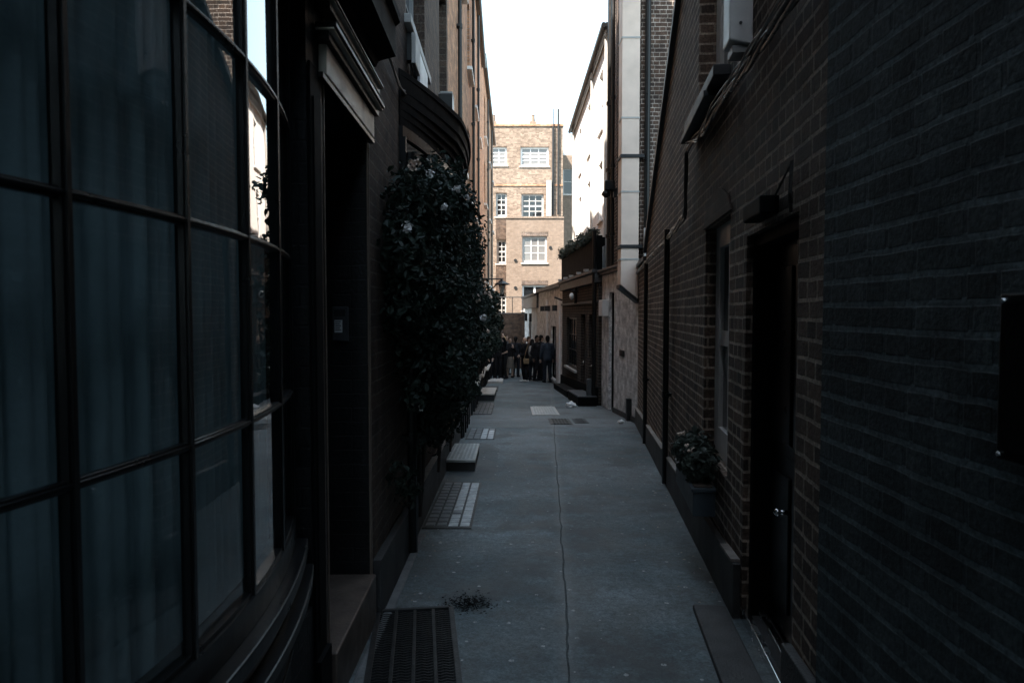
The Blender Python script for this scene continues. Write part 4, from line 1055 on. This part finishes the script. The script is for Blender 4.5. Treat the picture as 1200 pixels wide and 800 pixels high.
rg = random.Random(8); m = MB()
for k in range(420):
    y = rg.uniform(3.6, 20); side = rg.random()
    if side < .5: x = LX(y)+.07+abs(rg.gauss(0, .12))
    elif side < .85 and y < 12.3: x = RX(y)-.07-abs(rg.gauss(0, .12))
    else: x = rg.uniform(-.5, 1.2)
    s_ = rg.uniform(.004, .012); a = rg.uniform(0, 3.1); z = gz(y)+.006; ca, sa = math.cos(a)*s_, math.sin(a)*s_
    m.face([(x+ca, y+sa, z), (x-sa*.6, y+ca*.6, z+.004), (x-ca, y-sa, z), (x+sa*.6, y-ca*.6, z+.003)])
tag(add('leaf_litter', m, M['litter'], fix=False), 'fine pale leaf litter scattered along the foot of both walls', 'litter', kind='stuff')

# ================================================================== CLIMBERS
def climber(label, fr, blobs, n, size, seed, flowers, stems, fsize=.032, inner=.35):
    rg = random.Random(seed); o = root('climbing_rose', label, 'climbing plant', fr)
    wts = [b[3]**2*b[4] for b in blobs]
    def pf():
        u, d, z, r, s = rg.choices(blobs, wts)[0]
        v = Vector((rg.gauss(0,1)*1.0, rg.gauss(0,1), rg.gauss(0,1))).normalized()
        q = v*r*(inner+(1.08-inner)*rg.random()**.6)
        p = fr.loc(u, d, z)+Vector((q.x*s, q.y*.75, q.z))
        if p.y > -.015: p.y = -.015-rg.random()*.05
        return p, v
    m = MB(); leaf_cloud(m, pf, n, size, rg); add('foliage', m, M['leaf'], o, fix=False)
    m = MB()
    for st in stems: m.tube([fr.loc(*p) for p in st], [.022-.014*k/(len(st)-1) for k in range(len(st))], 6)
    add('stem', m, M['stem'], o, smooth=True)
    for k, (u, d, z, mt) in enumerate(flowers):
        m = MB(); c = fr.loc(u, d, z); fs = fsize*rg.uniform(.7, 1.2)
        def pp():
            v = Vector((rg.gauss(0,1), rg.gauss(0,1)-.5, rg.gauss(0,1))).normalized()
            return c+Vector((v.x*1.2, v.y*.7, v.z*.8))*fs*rg.uniform(.3, 1.0), v
        leaf_cloud(m, pp, 26, fs*.75, rg); add('blossom', m, M[mt], o, fix=False)
    return o
fr = LF(3.66, 8.85); U = fr.u_at_y
rb = random.Random(21)
blobs = []
for k in range(46):
    y = rb.uniform(4.15, 10.4); zc = rb.uniform(.9, 2.5)
    if y < 5.0: zc = rb.uniform(1.1, 2.2)
    blobs.append((U(y), .16+rb.uniform(0, .14), zc, rb.uniform(.16, .32), rb.uniform(1, 1.5)))
blobs += [(U(5.4), .22, 2.48, .26, 1.3), (U(6.2), .32, 2.36, .25, 1.3), (U(7.2), .36, 2.32, .26, 1.2), (U(8.2), .30, 2.2, .25, 1.2), (U(9.1), .28, 2.0, .26, 1.2), (U(9.9), .26, 1.85, .24, 1.2), (U(10.6), .24, 1.7, .24, 1.1),
          (U(9), .3, 1.6, .28, 1.2), (U(8), .33, 1.7, .28, 1.2), (U(7), .33, 1.7, .3, 1.2), (U(6), .28, 1.7, .3, 1.2), (U(5.2), .22, 1.7, .25, 1.2), (U(6), .2, .75, .2, 1.2), (U(7), .2, .7, .22, 1.2), (U(8), .22, .8, .22, 1.2), (U(9.2), .22, .9, .22, 1.1)]
blobs += [(U(y_), .12, z_, .24, 1.2) for y_, z_ in ((4.05, 1.9), (4.15, 1.55), (4.2, 2.15), (4.4, 1.3), (4.5, 1.8), (4.7, 2.3), (4.9, 1.1), (5.3, .8), (5.8, .55), (6.4, .5), (7.1, .5), (7.9, .45), (8.7, .5))]
def flo(px, py, d, mt): u, z = fr.hit(px, py, d); return (u, d, z, mt)
climber('large dark climbing rose with few pale blooms on the left wall under the hood', fr, blobs+[(U(rb.uniform(4.2, 10.2)), rb.uniform(.22, .42), rb.choice((rb.uniform(2.15, 2.42), rb.uniform(.5, 1.2), rb.uniform(1.2, 2.3))), rb.uniform(.06, .13), 1.2) for k in range(60)]
    +[(U(rb.uniform(4.0, 5.2)), rb.uniform(.06, .2), rb.uniform(.3, 2.5), rb.uniform(.06, .14), 1.2) for k in range(24)], 23000, .052, 4,
    [flo(482, 193, .3, 'petal'), flo(489, 190, .3, 'petal'), flo(504, 205, .4, 'petal_w'), flo(535, 222, .45, 'petal_w'), flo(548, 231, .45, 'petal_w'),
     flo(477, 266, .3, 'petal_w'), flo(520, 243, .42, 'petal_w'), flo(492, 478, .15, 'petal_w'), flo(549, 290, .4, 'petal_w')],
    [[(U(5.3), .05, -.1), (U(5.35), .1, .6), (U(5.6), .15, 1.4), (U(6.0), .2, 2.3)], [(U(6.8), .05, -.1), (U(6.9), .12, .8), (U(7.3), .18, 1.6), (U(7.8), .25, 2.3)], [(U(8.3), .05, -.2), (U(8.6), .12, .8), (U(9.3), .2, 2.0)], [(U(5.3), .05, .0), (U(5.0), .1, 1.0), (U(4.6), .14, 1.9)]])
fr = LF(12.6, 22.3); U = fr.u_at_y
blobs = [(U(rb.uniform(14.6, 22)), rb.uniform(.12, .5), rb.uniform(.55, 1.75), rb.uniform(.2, .34), 1.3) for k in range(26)]
climber('smaller climbing rose with peach blooms farther along the left terrace near the lanterns', fr, blobs, 6500, .095, 9,
    [flo(x, y, .45, mt) for x, y, mt in ((562, 345, 'petal'), (566, 343, 'petal'), (571, 344, 'petal'), (575, 348, 'petal'), (580, 351, 'petal_w'), (559, 350, 'petal'), (577, 360, 'petal_w'), (588, 374, 'petal_w'), (584, 396, 'petal_w'), (565, 372, 'petal_w'), (572, 388, 'petal'))],
    [[(U(15.5), .06, -.7), (U(15.7), .15, .3), (U(16.3), .25, 1.4)], [(U(19), .06, -.8), (U(19.2), .2, .3), (U(19.6), .3, 1.5)]], fsize=.06)

# ================================================================== LANTERNS
def lantern(fr, y, out, zc, s, label):
    U = fr.u_at_y; o = root('wall_lantern', label, 'lantern', fr, group=None); c = fr.loc(U(y), out, zc)
    m = MB(); m.tube([fr.loc(U(y), .002, zc-.25*s), fr.loc(U(y), out*.5, zc-.02*s), fr.loc(U(y), out, zc+.62*s)], .018); m.tube([fr.loc(U(y), .002, zc+.62*s), fr.loc(U(y), out+.02, zc+.62*s)], .02); add('bracket', m, M['iron'], o)
    m = MB(); m.lathe(c, [(.02*s, .62*s), (.08*s, .52*s), (.30*s, .40*s), (.45*s, .33*s), (.45*s, .28*s), (.2*s, .26*s)], 12); add('cap', m, M['iron'], o)
    m = MB(); m.lathe(c, [(.11*s, -.28*s), (.19*s, .25*s)], 6); add('glass', m, M['lampglass'], o)
    m = MB()
    for k in range(6):
        a = 2*math.pi*k/6; m.tube([c+Vector((.12*s*math.cos(a), .12*s*math.sin(a), -.28*s)), c+Vector((.205*s*math.cos(a), .205*s*math.sin(a), .26*s))], .014*s, 5)
    m.lathe(c, [(.05*s, -.42*s), (.14*s, -.34*s), (.14*s, -.27*s), (.05*s, -.275*s)], 10); add('cage', m, M['iron'], o)
fr = LF(12.6, 22.3)
lantern(fr, 20.3, .66, 2.18, .5, 'larger black street lantern on a bracket above the crowd on the left')
fr = Frame((-.975, 22.3), (-.94, 34.2), z0=gz(22.3))
lantern(fr, 25.0, .42, 2.0, .42, 'smaller black lantern lower and behind the larger one on the left')

# ================================================================== PEOPLE
skinm = paint_mat('skin', (.50,.34,.26), .5, .08, .0005); skin2 = paint_mat('skin_dark', (.22,.13,.09), .5, .08, .0005)
def cloth(name, c): return paint_mat(name, c, .85, .2, .002, spec=.2)
CL = {k: cloth('cloth_'+k, c) for k, c in dict(black=(.012,.012,.014), navy=(.015,.018,.024), denim=(.035,.045,.06), grey=(.10,.10,.10), tan=(.25,.17,.10), white=(.6,.6,.58), brown=(.07,.045,.03), stripe=(.16,.14,.12), light=(.38,.36,.33)).items()}
HA = {k: cloth('hair_'+k, c) for k, c in dict(dark=(.012,.01,.009), blond=(.45,.32,.17), grey=(.5,.48,.45), brown=(.07,.04,.025)).items()}
def remesh(o, v):
    md = o.modifiers.new('fuse', 'REMESH'); md.mode = 'VOXEL'; md.voxel_size = v; md.use_smooth_shade = True
    s = o.modifiers.new('soften', 'SMOOTH'); s.iterations = 2; s.factor = .5
def limb(m, pts, rs, n=10):
    m.tube(pts, rs, n)
    for p, r in zip(pts, rs): m.sphere(p, r*.995, n, 7)
def person(px, py, Y, h, face, label, top='black', legs='black', hair='dark', arms='down', skin=skinm, shoes='black', bald=False, skirt=None, walk=.0, longhair=False, sleeves=True):
    p0 = ground_at(px, py); X = (px-600)*Y/800
    o = root('person', label, 'person', loc=(X, Y, gz(Y)), group='people gathered at the far end of the lane'); o.rotation_euler = (0, 0, R(face)); o.scale = (h/1.75,)*3
    # local: facing -Y (towards the camera) at face = 0
    V = Vector; sg = (-1, 1)
    hip = {s: V((s*.09, 0, .92)) for s in sg}; kn = {s: V((s*.10, -.03-.03*walk*s, .50)) for s in sg}; an = {s: V((s*.11, .03-.10*walk*s, .085)) for s in sg}
    sh = {s: V((s*.185, .01, 1.42)) for s in sg}
    el, wr, hd = {}, {}, {}
    for s in sg:
        if arms == 'down' or (arms == 'phone' and s < 0) or (arms == 'raise' and s < 0):
            el[s] = V((s*.25, .03, 1.14)); wr[s] = V((s*.25, -.06, .90)); hd[s] = V((0, -.25, -1)).normalized()
        elif arms == 'fold': el[s] = V((s*.26, -.05, 1.15)); wr[s] = V((-s*.02, -.24, 1.13+.03*s)); hd[s] = V((-s, -.1, 0)).normalized()
        elif arms in ('phone',): el[s] = V((s*.24, -.08, 1.16)); wr[s] = V((s*.10, -.28, 1.33)); hd[s] = V((-s*.3, -.2, 1)).normalized()
        elif arms == 'raise': el[s] = V((s*.29, -.15, 1.46)); wr[s] = V((s*.14, -.24, 1.66)); hd[s] = V((-s*.2, -.2, 1)).normalized()
        elif arms == 'pocket': el[s] = V((s*.29, .06, 1.15)); wr[s] = V((s*.19, -.08, .95)); hd[s] = V((-s*.5, -.5, -.7)).normalized()
        elif arms == 'front': el[s] = V((s*.24, -.02, 1.13)); wr[s] = V((s*.07, -.22, 1.03)); hd[s] = V((-s*.6, -.6, -.1)).normalized()
    b = MB()
    limb(b, [V((0,.02,.95)), V((0,.01,1.12)), V((0,.0,1.3)), V((0,.02,1.44))], [.125,.115,.13,.085])
    for s in sg:
        limb(b, [V((0,.01,1.40)), sh[s]], [.08,.06]); limb(b, [sh[s], el[s], wr[s]], [.055,.042,.03])
        limb(b, [hip[s], kn[s], an[s]], [.09,.062,.045]); limb(b, [an[s]+V((0,.02,-.03)), an[s]+V((s*.02,-.15,-.05))], [.042,.034])
        # hand: palm, four fingers and a thumb
        dr = hd[s]; sd = dr.cross(V((0,-1,0.2))); sd = sd.normalized() if sd.length > .1 else V((1,0,0)); nn = dr.cross(sd).normalized()
        limb(b, [wr[s], wr[s]+dr*.05, wr[s]+dr*.085], [.028,.036,.033], 8)
        for k, ln in enumerate((.062,.072,.068,.052)):
            q = wr[s]+dr*.09+sd*(-.028+.019*k); limb(b, [q, q+dr*ln*.5+nn*.006, q+dr*ln*.95+nn*.022], [.010,.0095,.008], 6)
        q = wr[s]+dr*.035-sd*.032; limb(b, [q, q-sd*.025+dr*.03, q-sd*.03+dr*.06], [.012,.011,.009], 6)
    limb(b, [V((0,.02,1.42)), V((0,.01,1.55))], [.058,.052])
    b.sphere((0,-.005,1.645), .10, 14, 10, (.78,.92,1.18)); b.sphere((0,-.025,1.585), .07, 12, 8, (.82,.95,.9))
    limb(b, [V((0,-.088,1.655)), V((0,-.108,1.622))], [.011,.016], 6)
    limb(b, [V((-.024,-.086,1.582)), V((.024,-.086,1.582))], [.009,.009], 6)
    for s in sg: b.sphere((s*.079,.01,1.64), .026, 8, 6, (.35,.8,1.15))
    bo = add('body', b, skin, o, smooth=True); remesh(bo, .0095)
    m = MB()
    for s in sg: m.sphere((s*.032,-.088,1.658), .012, 8, 6)
    add('eyes', m, CL['black'], o, smooth=True)
    m = MB(); hem = .84
    limb(m, [V((0,.02,hem+.12)), V((0,.01,1.12)), V((0,.0,1.3)), V((0,.02,1.42))], [.165,.15,.16,.105])
    limb(m, [V((-.06,.02,hem+.06)), V((-.05,.01,1.2))], [.125,.12]); limb(m, [V((.06,.02,hem+.06)), V((.05,.01,1.2))], [.125,.12])
    for s in sg:
        limb(m, [V((0,.01,1.41)), sh[s]], [.095,.08])
        e2 = wr[s] if sleeves else sh[s].lerp(el[s], .7)
        limb(m, [sh[s], el[s], wr[s].lerp(el[s], .08)] if sleeves else [sh[s], e2], [.078,.062,.05] if sleeves else [.075,.065])
    limb(m, [V((0,.025,1.42)), V((0,.02,1.47))], [.085,.078])
    tp = add('top', m, CL[top], o, smooth=True); remesh(tp, .014)
    m = MB(); limb(m, [V((0,.02,.93)), V((0,.02,1.0))], [.145,.14])
    if skirt:
        m.lathe((0,.01,0), [(.20,.42), (.19,.6), (.165,.85), (.13,1.02)], 16)
        if skirt != legs:
            pass
    else:
        for s in sg: limb(m, [hip[s], kn[s], an[s]+V((0,0,.03))], [.105,.08,.066])
    tr = add('skirt' if skirt else 'trousers', m, CL[skirt or legs], o, smooth=True); remesh(tr, .014)
    for s in sg:
        m = MB(); limb(m, [an[s]+V((0,.035,-.035)), an[s]+V((s*.012,-.08,-.045)), an[s]+V((s*.02,-.17,-.052))], [.052,.046,.036]); m.box(ID, an[s].x-.045, an[s].x+.05, an[s].y-.19, an[s].y+.08, .002, .022)
        sh_ = add('shoe', m, CL[shoes], o, smooth=True); remesh(sh_, .01)
    if not bald:
        m = MB(); m.sphere((0,.018,1.675), .108, 14, 10, (.80,.92,1.1)); m.sphere((0,.05,1.60), .08, 12, 8, (.85,.7,1.0))
        if longhair: limb(m, [V((0,.06,1.64)), V((-.03,.085,1.5)), V((.0,.10,1.34))], [.085,.085,.05]); limb(m, [V((.07,.02,1.62)), V((.085,.03,1.45))], [.04,.035]); limb(m, [V((-.07,.02,1.62)), V((-.085,.03,1.45))], [.04,.035])
        h_ = add('hair', m, HA[hair], o, smooth=True); remesh(h_, .012)
    return o
P = person
P(572, 445, 25.6, 1.60, 60, 'person in black half hidden beside the smaller climbing rose, leftmost', 'black', 'black', 'brown', 'pocket')
P(583, 444, 26.6, 1.76, 25, 'person with grey hair raising one hand, in pale trainers, left group', 'black', 'black', 'grey', 'raise', shoes='white')
P(590, 442, 27.6, 1.70, -50, 'person with blond hair and bare forearms, black clothes, left group', 'black', 'black', 'blond', 'front', longhair=True, sleeves=False)
P(597.5, 442, 28.4, 1.66, 10, 'person holding up a phone, in a dark top and striped skirt', 'black', 'black', 'brown', 'phone', skirt='stripe')
P(578, 443, 28.0, 1.68, 0, 'person in brown jacket standing behind the grey-haired one', 'brown', 'navy', 'brown', 'down')
P(604.5, 441, 29.2, 1.70, 160, 'person in dark navy seen from behind between the two groups', 'navy', 'navy', 'dark', 'down')
P(615, 446, 25.6, 1.66, -65, 'bald person in a black jacket and white shoes, facing right', 'black', 'black', 'dark', 'front', bald=True, shoes='white')
P(624, 444, 26.6, 1.58, 150, 'person carrying a pale round backpack, in the middle of the right group', 'grey', 'navy', 'dark', 'down', longhair=True)
P(629.5, 445, 26.2, 1.72, 40, 'person with dark skin and raised phone in the right group', 'black', 'black', 'dark', 'phone', skin=skin2)
P(634.5, 444, 27.2, 1.74, 110, 'person in a long black coat turned away toward the white cottage', 'black', 'black', 'dark', 'pocket')
P(641.5, 447, 25.1, 1.70, 195, 'person in a blue denim jacket seen from behind, rightmost', 'denim', 'navy', 'dark', 'down')
P(580.5, 442, 30.0, 1.72, -20, 'person in a pale top at the back of the left group', 'light', 'navy', 'blond', 'down', longhair=True)
P(593.5, 441, 31.0, 1.78, 30, 'tall person in grey at the back between the blond and the phone holder', 'grey', 'black', 'brown', 'fold')
P(620, 443, 28.6, 1.69, 70, 'person in a brown coat behind the bald person', 'brown', 'black', 'brown', 'phone')
P(637.5, 445, 28.8, 1.75, -20, 'person in dark navy at the back of the right group beside the cottage', 'navy', 'black', 'dark', 'pocket')
# backpack and shoulder bag
bp_ = root('backpack', 'pale round patterned backpack on a back in the right group', 'backpack', loc=((623.5-600)*26.35/800, 26.36, gz(26.4)+.98))
m = MB(); m.sphere((0,0,.16), .19, 14, 10, (.95,.55,1.15)); add('bag', m, CL['light'], bp_, smooth=True)
m = MB(); m.sphere((0,-.085,.10), .12, 12, 8, (.9,.4,.8)); add('pocket', m, CL['grey'], bp_, smooth=True)
sb = root('shoulder_bag', 'tan bag hanging at the hip of the bald person', 'bag', loc=((617-600)*25.4/800, 25.36, gz(25.4)+.78))
m = MB(); m.box(ID, -.12, .10, -.05, .05, -.1, .1); add('pouch', m, CL['tan'], sb, bevel=.02)
m = MB(); m.tube([(-.08, -.03, .1), (-.03, -.09, .35), (.06, -.05, .6)], .016, 6); add('strap', m, CL['tan'], sb)
